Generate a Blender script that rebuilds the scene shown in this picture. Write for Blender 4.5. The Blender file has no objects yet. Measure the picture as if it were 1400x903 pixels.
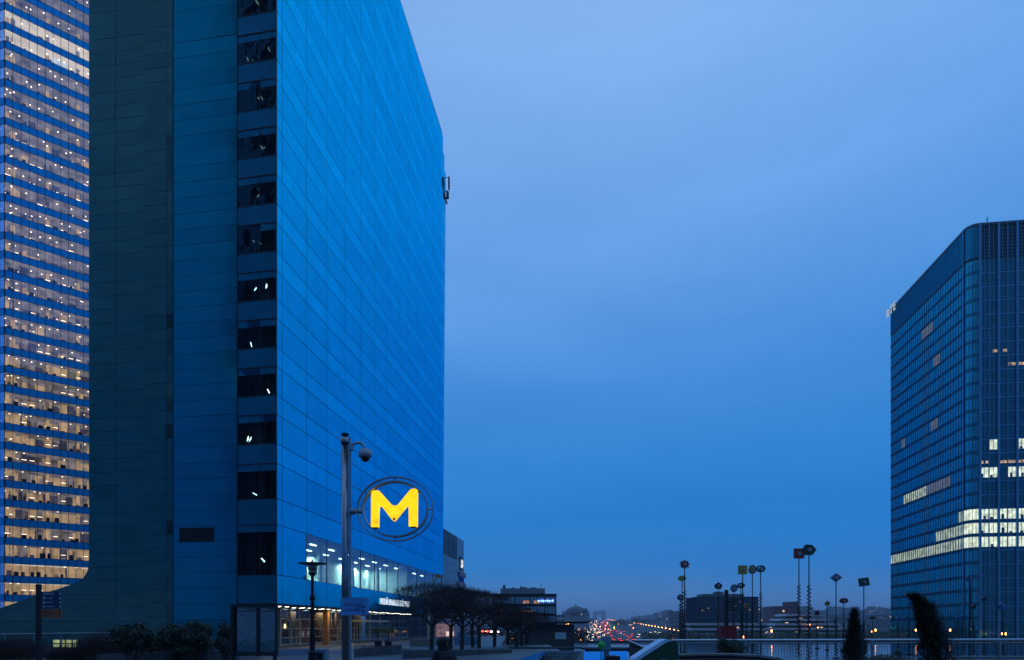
import bpy, math, random
from mathutils import Vector, Matrix
C = bpy.context.scene
COL = C.collection
rnd = random.Random(7)
F = 900.0; CAMZ = 1.8; HY = 856.0
# ---------------------------------------------------------------- camera
cd = bpy.data.cameras.new('camera'); cam = bpy.data.objects.new('camera', cd); COL.objects.link(cam)
cam.location = (0, 0, CAMZ); cam.rotation_euler = (math.radians(90), 0, 0)
cd.sensor_width = 36; cd.sensor_fit = 'HORIZONTAL'; cd.lens = F / 1400 * 36
cd.shift_y = (HY - 451.5) / 1400; cd.clip_end = 20000; cd.clip_start = 0.1
C.camera = cam

def lin(c):
    return tuple(((v / 255) / 12.92 if v <= 10 else (((v / 255) + 0.055) / 1.055) ** 2.4) for v in c)
# ---------------------------------------------------------------- world: dusk sky
W = bpy.data.worlds.new('World'); C.world = W; W.use_nodes = True
nt = W.node_tree; nt.nodes.clear(); N = nt.nodes.new; L = nt.links.new
out = N('ShaderNodeOutputWorld'); bg = N('ShaderNodeBackground'); tc = N('ShaderNodeTexCoord')
sep = N('ShaderNodeSeparateXYZ'); ramp = N('ShaderNodeValToRGB')
L(tc.outputs['Generated'], sep.inputs[0])
mp = N('ShaderNodeMapping'); mp.inputs['Scale'].default_value = (1.1, 1.1, 4.5)
nz = N('ShaderNodeTexNoise'); nz.inputs['Scale'].default_value = 1.6; nz.inputs['Detail'].default_value = 4; nz.inputs['Roughness'].default_value = .5
L(tc.outputs['Generated'], mp.inputs[0]); L(mp.outputs[0], nz.inputs['Vector'])
wob = N('ShaderNodeMath'); wob.operation = 'MULTIPLY_ADD'; L(nz.outputs['Fac'], wob.inputs[0]); wob.inputs[1].default_value = .15; wob.inputs[2].default_value = -.075
ad = N('ShaderNodeMath'); ad.operation = 'ADD'; L(sep.outputs['Z'], ad.inputs[0]); L(wob.outputs[0], ad.inputs[1])
L(ad.outputs[0], ramp.inputs[0])
stops = [(0.0, (102, 142, 204)), (.045, (82, 140, 210)), (.09, (48, 132, 212)), (.17, (38, 130, 215)), (.25, (54, 138, 220)),
         (.36, (76, 148, 225)), (.46, (97, 160, 231)), (.56, (115, 169, 236)), (.70, (133, 179, 241)), (1.0, (152, 190, 246))]
cr = ramp.color_ramp
while len(cr.elements) > 1: cr.elements.remove(cr.elements[-1])
cr.elements[0].position = 0; cr.elements[0].color = (*lin(stops[0][1]), 1)
for p, c in stops[1:]:
    e = cr.elements.new(p); e.color = (*lin(c), 1)
# towards the right the sky is a little deeper, behind the viewer it is darker (dusk side)
az = N('ShaderNodeMapRange'); az.inputs['From Min'].default_value = .15; az.inputs['From Max'].default_value = .8
L(sep.outputs['X'], az.inputs['Value'])
az.inputs['To Min'].default_value = 0; az.inputs['To Max'].default_value = .45
mx = N('ShaderNodeMixRGB'); mx.blend_type = 'MULTIPLY'; L(az.outputs[0], mx.inputs['Fac']); L(ramp.outputs[0], mx.inputs[1])
mx.inputs[2].default_value = (.45, .82, .97, 1)
bk = N('ShaderNodeMapRange'); L(sep.outputs['Y'], bk.inputs['Value']); bk.inputs['From Min'].default_value = -.7; bk.inputs['From Max'].default_value = .1
bk.inputs['To Min'].default_value = .55; bk.inputs['To Max'].default_value = 1.0
mv = N('ShaderNodeMapRange'); L(nz.outputs['Fac'], mv.inputs['Value']); mv.inputs['From Min'].default_value = .3; mv.inputs['From Max'].default_value = .7
mv.inputs['To Min'].default_value = .95; mv.inputs['To Max'].default_value = 1.05
mm = N('ShaderNodeMath'); mm.operation = 'MULTIPLY'; L(bk.outputs[0], mm.inputs[0]); L(mv.outputs[0], mm.inputs[1])
L(mx.outputs[0], bg.inputs['Color']); L(mm.outputs[0], bg.inputs['Strength']); L(bg.outputs[0], out.inputs[0])
# the last of the daylight, very soft and weak
sd = bpy.data.lights.new('sun', 'SUN'); sd.energy = .03; sd.angle = math.radians(40); sd.color = (.75, .85, 1)
so = bpy.data.objects.new('sun', sd); COL.objects.link(so); so.rotation_euler = (math.radians(55), 0, math.radians(60))
C.view_settings.view_transform = 'Standard'; C.view_settings.look = 'None'
C.view_settings.exposure = 0; C.view_settings.gamma = 1; C.view_settings.use_curve_mapping = False
C.render.engine = 'CYCLES'
C.cycles.use_denoising = True; C.cycles.max_bounces = 8; C.cycles.transparent_max_bounces = 16
C.cycles.sample_clamp_indirect = 3; C.cycles.caustics_reflective = False; C.cycles.caustics_refractive = False

# ---------------------------------------------------------------- helpers
def P(px, py, D): return Vector(((px - 700) / F * D, D, CAMZ + (HY - py) / F * D))
def PX(px, D): return (px - 700) / F * D
def PZ(py, D): return CAMZ + (HY - py) / F * D

class MB:
    def __init__(s): s.v = []; s.f = []; s.m = []
    def face(s, pts, m=0):
        n = len(s.v); s.v += [Vector(p) for p in pts]; s.f.append(tuple(range(n, n + len(pts)))); s.m.append(m)
    def hexa(s, p, m=0):   # 8 points: bottom ring 0-3, top ring 4-7
        n = len(s.v); s.v += [Vector(q) for q in p]
        for f in ((0, 3, 2, 1), (4, 5, 6, 7), (0, 1, 5, 4), (1, 2, 6, 5), (2, 3, 7, 6), (3, 0, 4, 7)):
            s.f.append(tuple(n + i for i in f)); s.m.append(m)
    def box(s, c, d, rz=0, m=0):
        c = Vector(c); R = Matrix.Rotation(rz, 3, 'Z'); h = [x / 2 for x in d]
        pts = [c + R @ Vector((a * h[0], b * h[1], e * h[2])) for e in (-1, 1) for a, b in ((-1, -1), (1, -1), (1, 1), (-1, 1))]
        s.hexa(pts, m)
    def prism(s, poly, z0, z1, m=0, top=True):
        k = len(poly); n = len(s.v)
        s.v += [Vector((x, y, z0)) for x, y in poly] + [Vector((x, y, z1)) for x, y in poly]
        for i in range(k):
            j = (i + 1) % k; s.f.append((n + i, n + j, n + k + j, n + k + i)); s.m.append(m)
        s.f.append(tuple(n + k + i for i in range(k))); s.m.append(m)
        s.f.append(tuple(n + i for i in reversed(range(k)))); s.m.append(m)
    def plate(s, pts, off, m=0):   # polygon extruded by vector off
        k = len(pts); n = len(s.v); off = Vector(off)
        s.v += [Vector(p) for p in pts] + [Vector(p) + off for p in pts]
        for i in range(k):
            j = (i + 1) % k; s.f.append((n + i, n + j, n + k + j, n + k + i)); s.m.append(m)
        s.f.append(tuple(n + k + i for i in range(k))); s.m.append(m)
        s.f.append(tuple(n + i for i in reversed(range(k)))); s.m.append(m)
    def tube(s, a, b, r0, r1=None, n=8, m=0, caps=True):
        a = Vector(a); b = Vector(b); r1 = r0 if r1 is None else r1; d = (b - a)
        if d.length < 1e-6: return
        d.normalize(); x = d.orthogonal().normalized(); y = d.cross(x); k = len(s.v)
        for p, r in ((a, r0), (b, r1)):
            for i in range(n):
                t = 2 * math.pi * i / n; s.v.append(p + (x * math.cos(t) + y * math.sin(t)) * r)
        for i in range(n):
            j = (i + 1) % n; s.f.append((k + i, k + j, k + n + j, k + n + i)); s.m.append(m)
        if caps:
            s.f.append(tuple(k + i for i in reversed(range(n)))); s.m.append(m)
            s.f.append(tuple(k + n + i for i in range(n))); s.m.append(m)
    def path(s, pts, r, n=8, m=0):
        for a, b in zip(pts, pts[1:]): s.tube(a, b, r, r, n, m)
    def lathe(s, c, prof, n=20, m=0):
        c = Vector(c); k = len(s.v); q = len(prof)
        for r, z in prof:
            for i in range(n):
                t = 2 * math.pi * i / n; s.v.append(c + Vector((r * math.cos(t), r * math.sin(t), z)))
        for a in range(q - 1):
            for i in range(n):
                j = (i + 1) % n; s.f.append((k + a * n + i, k + a * n + j, k + (a + 1) * n + j, k + (a + 1) * n + i)); s.m.append(m)
        s.f.append(tuple(k + i for i in reversed(range(n)))); s.m.append(m)
        s.f.append(tuple(k + (q - 1) * n + i for i in range(n))); s.m.append(m)
    def build(s, name, mats, parent=None, loc=None, smooth=False, label=None):
        base = Vector((0, 0, 0))
        if parent is not None:
            q = parent
            while q: base += q.location; q = q.parent
        elif loc is not None: base = Vector(loc)
        me = bpy.data.meshes.new(name)
        me.from_pydata([tuple(v - base) for v in s.v], [], s.f)
        if not isinstance(mats, (list, tuple)): mats = [mats]
        for x in mats: me.materials.append(x)
        me.polygons.foreach_set('material_index', s.m)
        uv = me.uv_layers.new(name='UV'); up = Vector((0, 0, 1)); k = 0; data = []
        me.update()
        for p in me.polygons:
            nn = p.normal
            if abs(nn.z) < .7:
                t = up.cross(nn); t.normalize()
                for vi in p.vertices:
                    w = s.v[vi]; data += [w.dot(t), w.z]
            else:
                for vi in p.vertices:
                    w = s.v[vi]; data += [w.x, w.y]
        uv.data.foreach_set('uv', data)
        if smooth: me.polygons.foreach_set('use_smooth', [True] * len(me.polygons))
        o = bpy.data.objects.new(name, me); COL.objects.link(o)
        if parent is not None: o.parent = parent
        elif loc is not None: o.location = base
        if label: o['label'] = label
        return o

def tag(o, label=None, cat=None, group=None, kind=None):
    if label: o['label'] = label
    if cat: o['category'] = cat
    if group: o['group'] = group
    if kind: o['kind'] = kind
    return o
def thing(name, loc, label, cat, group=None):
    o = bpy.data.objects.new(name, None); COL.objects.link(o); o.location = loc; o.empty_display_size = .3
    return tag(o, label, cat, group)
def kids(o): return [c for c in bpy.data.objects if c.parent == o]
def copy_tree(o, loc=None, parent=None, scale=None, rz=None, label=None):
    c = o.copy(); COL.objects.link(c)
    if parent is not None: c.parent = parent
    if loc is not None: c.location = loc
    if scale is not None: c.scale = scale
    if rz is not None: c.rotation_euler = (0, 0, rz)
    if label: c['label'] = label
    for ch in KID[o.name] if o.name in KID else []: copy_tree(ch, parent=c)
    return c
KID = {}
def remember(o):
    KID[o.name] = kids(o)
    for k in KID[o.name]: remember(k)

class Pl:     # a facade plane: s runs along u, d outwards along n
    def __init__(s, o, u, n=None):
        s.o = Vector((o[0], o[1], 0)); s.u = Vector((u[0], u[1], 0)).normalized()
        s.n = Vector((s.u.y, -s.u.x, 0))
        if n is not None and s.n.dot(Vector((n[0], n[1], 0))) < 0: s.n = -s.n
    def pt(s, a, z, d=0): return s.o + s.u * a + s.n * d + Vector((0, 0, z))
    def box(s, mb, a0, a1, z0, z1, d0, d1, m=0):
        mb.hexa([s.pt(a0, z0, d1), s.pt(a1, z0, d1), s.pt(a1, z0, d0), s.pt(a0, z0, d0),
                 s.pt(a0, z1, d1), s.pt(a1, z1, d1), s.pt(a1, z1, d0), s.pt(a0, z1, d0)], m)
    def quad(s, mb, a0, a1, z0, z1, d=0, m=0, j=0.0):
        w = [rnd.uniform(-j, j) for _ in range(3)]
        mb.face([s.pt(a0, z0, d + w[0]), s.pt(a1, z0, d + w[1]), s.pt(a1, z1, d + w[2]), s.pt(a0, z1, d + w[0] - w[1] + w[2])], m)
    def s_at(s, px):   # distance along the plane where the sight line of photo column px meets it
        k = (px - 700) / F
        return (k * s.o.y - s.o.x) / (s.u.x - k * s.u.y)

def text(body, size, mat, parent, org, xdir, name='lettering', extrude=.01, align='LEFT', sx=1, bold=0.0, spacing=1, ydir=(0, 0, 1)):
    cu = bpy.data.curves.new('tmp', 'FONT'); cu.body = body; cu.size = size; cu.extrude = extrude; cu.align_x = align
    cu.offset = bold; cu.space_character = spacing; cu.resolution_u = 3
    to = bpy.data.objects.new('tmp', cu); COL.objects.link(to)
    dg = bpy.context.evaluated_depsgraph_get()
    me = bpy.data.meshes.new_from_object(to.evaluated_get(dg)); bpy.data.objects.remove(to); bpy.data.curves.remove(cu)
    x = Vector(xdir).normalized(); y = Vector(ydir).normalized(); z = x.cross(y)
    base = Vector((0, 0, 0)); q = parent
    while q: base += q.location; q = q.parent
    o3 = Vector(org) - base
    for v in me.vertices: v.co = o3 + x * v.co.x * sx + y * v.co.y + z * v.co.z
    me.name = name; me.materials.clear(); me.materials.append(mat)
    o = bpy.data.objects.new(name, me); COL.objects.link(o); o.parent = parent
    return o

# ---------------------------------------------------------------- materials
def newmat(name):
    m = bpy.data.materials.new(name); m.use_nodes = True; t = m.node_tree
    return m, t, t.nodes['Principled BSDF'], t.nodes.new, t.links.new
def mat(name, col, rough=.6, metal=0, spec=.5, var=.15, scale=3, bump=0, bscale=20, emit=None, es=0):
    m, t, b, n, l = newmat(name)
    b.inputs['Roughness'].default_value = rough; b.inputs['Metallic'].default_value = metal
    b.inputs['Specular IOR Level'].default_value = spec
    c = n('ShaderNodeTexCoord'); x = n('ShaderNodeTexNoise'); x.inputs['Scale'].default_value = scale; x.inputs['Detail'].default_value = 5
    l(c.outputs['Object'], x.inputs['Vector'])
    r = n('ShaderNodeValToRGB'); r.color_ramp.elements[0].position = .3; r.color_ramp.elements[1].position = .7
    r.color_ramp.elements[0].color = (*[v * (1 - var) for v in col], 1); r.color_ramp.elements[1].color = (*[min(1, v * (1 + var)) for v in col], 1)
    l(x.outputs['Fac'], r.inputs[0]); l(r.outputs[0], b.inputs['Base Color'])
    if bump:
        y = n('ShaderNodeTexNoise'); y.inputs['Scale'].default_value = bscale; y.inputs['Detail'].default_value = 3; l(c.outputs['Object'], y.inputs['Vector'])
        bp = n('ShaderNodeBump'); bp.inputs['Strength'].default_value = bump; bp.inputs['Distance'].default_value = .05
        l(y.outputs['Fac'], bp.inputs['Height']); l(bp.outputs[0], b.inputs['Normal'])
    if emit:
        b.inputs['Emission Color'].default_value = (*emit, 1); b.inputs['Emission Strength'].default_value = es
    return m
def emat(name, col, s, var=0, scale=2):
    m = bpy.data.materials.new(name); m.use_nodes = True; t = m.node_tree; t.nodes.clear()
    o = t.nodes.new('ShaderNodeOutputMaterial'); e = t.nodes.new('ShaderNodeEmission'); t.links.new(e.outputs[0], o.inputs[0])
    e.inputs[0].default_value = (*col, 1); e.inputs[1].default_value = s
    if var:
        c = t.nodes.new('ShaderNodeTexCoord'); x = t.nodes.new('ShaderNodeTexNoise'); x.inputs['Scale'].default_value = scale
        x.inputs['Detail'].default_value = 4
        t.links.new(c.outputs['Object'], x.inputs['Vector']); r = t.nodes.new('ShaderNodeMapRange'); t.links.new(x.outputs['Fac'], r.inputs[0])
        r.inputs['From Min'].default_value = .3; r.inputs['From Max'].default_value = .7
        r.inputs['To Min'].default_value = s * (1 - var); r.inputs['To Max'].default_value = s * (1 + var); t.links.new(r.outputs[0], e.inputs[1])
    return m
def mirror(name, col, rough=.06, wob=.02, wscale=.35, var=.06, isl=.09, metal=1.0, spec=.5):
    # coated reflective facade glass with slight rolling distortion
    m, t, b, n, l = newmat(name)
    b.inputs['Metallic'].default_value = metal; b.inputs['Roughness'].default_value = rough; b.inputs['Specular IOR Level'].default_value = spec
    b.inputs['Specular Tint'].default_value = (*[min(1, v * 1.25) for v in col], 1)
    c = n('ShaderNodeTexCoord'); x = n('ShaderNodeTexNoise'); x.inputs['Scale'].default_value = wscale; x.inputs['Detail'].default_value = 2
    l(c.outputs['Object'], x.inputs['Vector'])
    bp = n('ShaderNodeBump'); bp.inputs['Strength'].default_value = 1; bp.inputs['Distance'].default_value = wob
    l(x.outputs['Fac'], bp.inputs['Height']); l(bp.outputs[0], b.inputs['Normal'])
    y = n('ShaderNodeTexNoise'); y.inputs['Scale'].default_value = .6; y.inputs['Detail'].default_value = 6; l(c.outputs['Object'], y.inputs['Vector'])
    r = n('ShaderNodeValToRGB'); r.color_ramp.elements[0].position = .3; r.color_ramp.elements[1].position = .7
    r.color_ramp.elements[0].color = (*[v * (1 - var) for v in col], 1); r.color_ramp.elements[1].color = (*[min(1, v * (1 + var)) for v in col], 1)
    l(y.outputs['Fac'], r.inputs[0])
    ge = n('ShaderNodeNewGeometry'); pr = n('ShaderNodeMapRange'); l(ge.outputs['Random Per Island'], pr.inputs[0]); pr.inputs['To Min'].default_value = 1 - isl; pr.inputs['To Max'].default_value = 1
    hs_ = n('ShaderNodeHueSaturation'); l(pr.outputs[0], hs_.inputs['Value']); l(r.outputs[0], hs_.inputs['Color']); l(hs_.outputs[0], b.inputs['Base Color'])
    return m
def glass(name, tint=(.8, .9, 1), refl=.12, rtint=(.6, .8, 1), rough=.02, wob=.004):
    m = bpy.data.materials.new(name); m.use_nodes = True; t = m.node_tree; t.nodes.clear(); n = t.nodes.new; l = t.links.new
    o = n('ShaderNodeOutputMaterial'); tr = n('ShaderNodeBsdfTransparent'); gl = n('ShaderNodeBsdfGlossy'); mi = n('ShaderNodeMixShader')
    tr.inputs[0].default_value = (*tint, 1); gl.inputs[0].default_value = (*rtint, 1); gl.inputs['Roughness'].default_value = rough
    fr = n('ShaderNodeLayerWeight'); fr.inputs[0].default_value = .35
    mr = n('ShaderNodeMapRange'); l(fr.outputs['Fresnel'], mr.inputs[0]); mr.inputs['To Min'].default_value = refl; mr.inputs['To Max'].default_value = .95
    l(mr.outputs[0], mi.inputs[0]); l(tr.outputs[0], mi.inputs[1]); l(gl.outputs[0], mi.inputs[2]); l(mi.outputs[0], o.inputs[0])
    c = n('ShaderNodeTexCoord'); x = n('ShaderNodeTexNoise'); x.inputs['Scale'].default_value = .8; l(c.outputs['Object'], x.inputs['Vector'])
    bp = n('ShaderNodeBump'); bp.inputs['Strength'].default_value = 1; bp.inputs['Distance'].default_value = wob * 5
    l(x.outputs['Fac'], bp.inputs['Height']); l(bp.outputs[0], gl.inputs['Normal'])
    return m
def windowed(name, wall, glassc, pu=3.0, pv=3.2, fu=.45, fv=.55, lit=.04, litcol=(1, .6, .3), ls=1.0, rough=.8):
    # a wall with window openings laid out in metres; a few of them lit
    m, t, b, n, l = newmat(name); b.inputs['Roughness'].default_value = rough
    uv = n('ShaderNodeUVMap'); sp = n('ShaderNodeSeparateXYZ'); l(uv.outputs[0], sp.inputs[0])
    def mth(op, a, bb=None):
        q = n('ShaderNodeMath'); q.operation = op
        for i, v in enumerate((a, bb)):
            if v is None: continue
            if isinstance(v, (int, float)): q.inputs[i].default_value = v
            else: l(v, q.inputs[i])
        return q.outputs[0]
    u = mth('DIVIDE', sp.outputs[0], pu); v = mth('DIVIDE', sp.outputs[1], pv)
    mu = mth('LESS_THAN', mth('ABSOLUTE', mth('SUBTRACT', mth('FRACT', u), .5)), fu / 2)
    mw = mth('LESS_THAN', mth('ABSOLUTE', mth('SUBTRACT', mth('FRACT', v), .5)), fv / 2)
    w = mth('MULTIPLY', mu, mw)
    cb = n('ShaderNodeCombineXYZ'); l(mth('FLOOR', u), cb.inputs[0]); l(mth('FLOOR', v), cb.inputs[1])
    oi = n('ShaderNodeObjectInfo'); l(oi.outputs['Random'], cb.inputs[2])
    wn = n('ShaderNodeTexWhiteNoise'); wn.noise_dimensions = '3D'; l(cb.outputs[0], wn.inputs['Vector'])
    li = mth('MULTIPLY', w, mth('LESS_THAN', wn.outputs['Value'], lit))
    geo = n('ShaderNodeNewGeometry'); sn = n('ShaderNodeSeparateXYZ'); l(geo.outputs['Normal'], sn.inputs[0])
    vert = mth('LESS_THAN', mth('ABSOLUTE', sn.outputs[2]), .4); w2 = mth('MULTIPLY', w, vert); li = mth('MULTIPLY', li, vert)
    c = n('ShaderNodeTexCoord'); x = n('ShaderNodeTexNoise'); x.inputs['Scale'].default_value = .15; x.inputs['Detail'].default_value = 6; l(c.outputs['Object'], x.inputs['Vector'])
    r = n('ShaderNodeValToRGB'); r.color_ramp.elements[0].color = (*[q * .75 for q in wall], 1); r.color_ramp.elements[1].color = (*[q * 1.2 for q in wall], 1)
    l(x.outputs['Fac'], r.inputs[0])
    mxx = n('ShaderNodeMixRGB'); l(w2, mxx.inputs[0]); l(r.outputs[0], mxx.inputs[1]); mxx.inputs[2].default_value = (*glassc, 1)
    l(mxx.outputs[0], b.inputs['Base Color'])
    l(mth('SUBTRACT', rough, mth('MULTIPLY', w2, rough - .15)), b.inputs['Roughness'])
    b.inputs['Emission Color'].default_value = (*litcol, 1); l(mth('MULTIPLY', li, ls), b.inputs['Emission Strength'])
    return m

M = {}
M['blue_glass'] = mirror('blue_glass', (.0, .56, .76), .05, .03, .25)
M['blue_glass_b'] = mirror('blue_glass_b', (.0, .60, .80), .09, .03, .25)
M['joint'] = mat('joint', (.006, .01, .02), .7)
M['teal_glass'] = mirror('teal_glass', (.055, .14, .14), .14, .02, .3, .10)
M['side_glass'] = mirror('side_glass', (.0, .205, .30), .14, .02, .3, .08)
M['spandrel'] = mirror('spandrel', (.004, .17, .28), .3, .03, 1.2, .15, metal=.5)
M['dark_metal'] = mat('dark_metal', (.012, .014, .02), .5, .6)
M['black'] = mat('black', (.008, .008, .011), .55)
M['tower_glass'] = mirror('tower_glass', (.0, .44, .95), .45, .02, .4, .05, metal=.35)
M['clear'] = glass('clear', (.88, .90, 1), .15, (.35, .6, 1))
M['ribbon'] = glass('ribbon', (.62, .92, .97), .18, (.2, .6, 1))
M['shop'] = glass('shop', (.85, .95, .95), .07, (.5, .75, 1))
M['dark_pane'] = glass('dark_pane', (.42, .62, .72), .04, (.008, .035, .06), .04, .008)
M['steel'] = mat('steel', (.55, .58, .62), .22, 1, var=.05)
M['steel_dull'] = mat('steel_dull', (.32, .35, .40), .38, 1, var=.1)
M['paint_grey'] = mat('paint_grey', (.10, .11, .13), .4, .2)
M['paving'] = mat('paving', (.075, .08, .09), .55, var=.25, scale=.7, bump=.15)
M['concrete'] = mat('concrete', (.22, .22, .22), .85, var=.2, scale=1.5, bump=.2)
M['concrete_dark'] = mat('concrete_dark', (.08, .08, .085), .85, var=.25, scale=1.5, bump=.2)
M['asphalt'] = mat('asphalt', (.045, .045, .05), .7, var=.2, scale=.1)
M['terrain'] = mat('terrain', (.045, .05, .05), .95, var=.4, scale=.02)
M['bark'] = mat('bark', (.045, .035, .03), .9, var=.3, scale=9, bump=.5)
M['twig'] = mat('twig', (.040, .022, .020), .9, var=.3, scale=4)
M['leaf'] = mat('leaf', (.035, .065, .022), .6, var=.45, scale=2.5)
M['leaf_dark'] = mat('leaf_dark', (.018, .040, .020), .65, var=.4, scale=3)
M['hedge'] = mat('hedge', (.050, .022, .020), .8, var=.4, scale=3)
M['glow_warm'] = emat('glow_warm', (1, .78, .5), 3.2)
M['glow_white'] = emat('glow_white', (1, .97, .88), 3.0)
M['glint_glow'] = emat('glint_glow', (.75, 1, .9), 5)

def leaf_blob(mb, c, r, n, size, m=0, squash=1, rr=rnd):
    for _ in range(n):
        d = Vector((rr.gauss(0, 1), rr.gauss(0, 1), rr.gauss(0, 1))).normalized() * (rr.random() ** .45)
        p = Vector(c) + Vector((d.x * r[0], d.y * r[1], d.z * r[2]))
        a = Vector((rr.uniform(-1, 1), rr.uniform(-1, 1), rr.uniform(-1, 1))).normalized() * size * rr.uniform(.6, 1.3)
        b = a.orthogonal().normalized() * size * .4
        mb.face([p - a * .5, p + b * .5, p + a * .5, p - b * .5], m)

# ================================================================ SETTING
def gz(D): return -10 + max(0, D - 450) * .0137
g = MB(); Ds = [-300, 0, 60, 100, 150, 250, 450, 700, 1000, 1500, 2200, 3000, 3750, 5000, 7000, 9000]
for a, b in zip(Ds, Ds[1:]):
    za = gz(a) if a < 3750 else 35 - (a - 3750) * .01; zb = gz(b) if b < 3750 else 35 - (b - 3750) * .01
    for x in range(-6000, 6000, 1000): g.face([(x, a, za), (x + 1000, a, za), (x + 1000, b, zb), (x, b, zb)])
tag(g.build('ground', M['terrain']), kind='structure')
AX = .1322
g = MB()
for a, b in zip(Ds[5:12], Ds[6:13]):
    w = 34; g.face([(AX * a - w, a, gz(a) + .05), (AX * a + w, a, gz(a) + .05), (AX * b + w, b, gz(b) + .05), (AX * b - w, b, gz(b) + .05)])
    for q in (-24, -12, 12, 24):
        g.face([(AX * a + q - .15, a, gz(a) + .09), (AX * a + q + .15, a, gz(a) + .09), (AX * b + q + .15, b, gz(b) + .09), (AX * b + q - .15, b, gz(b) + .09)], 1)
tag(g.build('avenue', [M['asphalt'], mat('road_paint', (.6, .6, .6))]), kind='structure')

# esplanade deck (thick slab on the lower ground)
def paving_mat():
    m, t, b, n, l = newmat('slabs'); uv = n('ShaderNodeUVMap')
    br = n('ShaderNodeTexBrick'); l(uv.outputs[0], br.inputs['Vector']); br.inputs['Scale'].default_value = 1; br.inputs['Brick Width'].default_value = .8
    br.inputs['Row Height'].default_value = .8; br.inputs['Mortar Size'].default_value = .012; br.offset = .5
    br.inputs['Color1'].default_value = (.085, .09, .10, 1); br.inputs['Color2'].default_value = (.06, .065, .075, 1); br.inputs['Mortar'].default_value = (.02, .02, .025, 1)
    x = n('ShaderNodeTexNoise'); x.inputs['Scale'].default_value = .3; x.inputs['Detail'].default_value = 6; l(uv.outputs[0], x.inputs['Vector'])
    r = n('ShaderNodeMapRange'); l(x.outputs['Fac'], r.inputs[0]); r.inputs['To Min'].default_value = .25; r.inputs['To Max'].default_value = .7; l(r.outputs[0], b.inputs['Roughness'])
    l(br.outputs[0], b.inputs['Base Color']); return m
g = MB()
g.prism([(-70, -30), (75, -30), (75, 35.6), (3.5, 35.6), (3.5, 62), (-1.0, 62), (-1.0, 150), (-70, 150)], -9.9, 0)
tag(g.build('esplanade', paving_mat()), kind='structure')
# pool with dark water on the deck beyond the railing
g = MB(); g.prism([(3.6, 35.65), (90, 35.65), (100, 96), (3.6, 96)], -9.9, -.75)
g.prism([(3.6, 95.2), (100, 95.2), (100, 96.0), (3.6, 96.0)], -.75, -.35)
g.prism([(3.6, 35.65), (4.2, 35.65), (4.2, 95.1), (3.6, 95.1)], -.75, -.35)
tag(g.build('pool_basin', M['concrete_dark']), kind='structure')
wm, t, b, n, l = newmat('water'); b.inputs['Base Color'].default_value = (.01, .03, .05, 1); b.inputs['Roughness'].default_value = .08
b.inputs['Specular IOR Level'].default_value = .9
c = n('ShaderNodeTexCoord'); x = n('ShaderNodeTexNoise'); x.inputs['Scale'].default_value = 1.2; x.inputs['Detail'].default_value = 3; l(c.outputs['Object'], x.inputs['Vector'])
bp = n('ShaderNodeBump'); bp.inputs['Strength'].default_value = .25; bp.inputs['Distance'].default_value = .05; l(x.outputs['Fac'], bp.inputs['Height']); l(bp.outputs[0], b.inputs['Normal'])
g = MB(); g.face([(4.2, 35.7, -.62), (90, 35.7, -.62), (99, 95.2, -.62), (4.2, 95.2, -.62)])
tag(g.build('water', wm), kind='structure')

# ================================================================ HOTEL SLAB TOWER
A = (-17.89, 50.0)
F1 = Pl(A, (.1322, 1), (1, 0))
HT = 78.8
hotel = thing('hotel_tower', (A[0] - 8, A[1] + 20, 0), 'tall slab tower of blue mirror glass with dark flank and lit ground floor', 'tower')
UC = Vector((-.984, .179)); US = Vector((-.987, .160)); UD = Vector((-.991, .131))
pA = Vector(A); pC = pA + UC.normalized() * 3.14
FC = Pl(A, UC, (0, -1)); sC = FC.s_at(324.5); pC = FC.pt(sC, 0).xy
F3 = Pl(pC, US, (0, -1)); s3 = F3.s_at(237); p3 = F3.pt(s3, 0).xy
F4 = Pl(p3, UD, (0, -1)); s4a = F4.s_at(196.5); s4b = F4.s_at(121.5)
LB = F1.s_at(609.8)
# core body (dark backing behind the cladding)
g = MB()
i1 = F1.pt(.2, 0, -.06).xy
body = [F1.pt(1.6, 0, -.06).xy, F1.pt(LB - 2.7, 0, -.06).xy, F1.pt(LB - 2.7, 0, -24).xy, F4.pt(s4b, 0, -30).xy, F4.pt(s4b, 0, -.06).xy, F4.pt(0, 0, -.06).xy,
        F3.pt(0.0, 0, -.06).xy, FC.pt(sC - .02, 0, -1.6).xy, FC.pt(0.3, 0, -1.6).xy]
g.prism(body, 9.56, HT - .1)
b2 = [F1.pt(1.6, 0, -6.5).xy, F1.pt(LB - 2.7, 0, -6.5).xy] + body[2:]
g.prism(b2, 3.55, 9.56)
g.build('core', M['joint'], hotel)
zl = [3.49, 5.69, 9.52, 11.49, 14.16, 15.69, 17.9, 19.36]
z = 19.36
while z + 2.2 < HT:
    zl += [z + 2.18, z + 3.65]; z += 3.65
zl[-1] = HT
sl = [0.02, .9] + [.9 + 4.235 * i for i in range(1, 14)]
sl[-1] = LB
def far_s(z): return LB - (HT - z) / HT * 2.4
g = MB(); gap = .026
for i, (z0, z1) in enumerate(zip(zl, zl[1:])):
    for k, (a, b_) in enumerate(zip(sl, sl[1:])):
        if i == 1 and k >= 2: continue          # ribbon window floor
        mm_ = 0 if i % 2 else 1
        if k == len(sl) - 2:
            e0, e1 = far_s(z0), far_s(z1)
            if i >= len(zl) - 3: e1 = e0 = LB - .2 - (i - (len(zl) - 4)) * .9
            g.face([F1.pt(a + gap, z0 + gap, 0), F1.pt(e0, z0 + gap, 0), F1.pt(e1, z1 - gap, 0), F1.pt(a + gap, z1 - gap, 0)], mm_)
        else: F1.quad(g, a + gap, b_ - gap, z0 + gap, z1 - gap, 0, mm_, .006)
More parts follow.
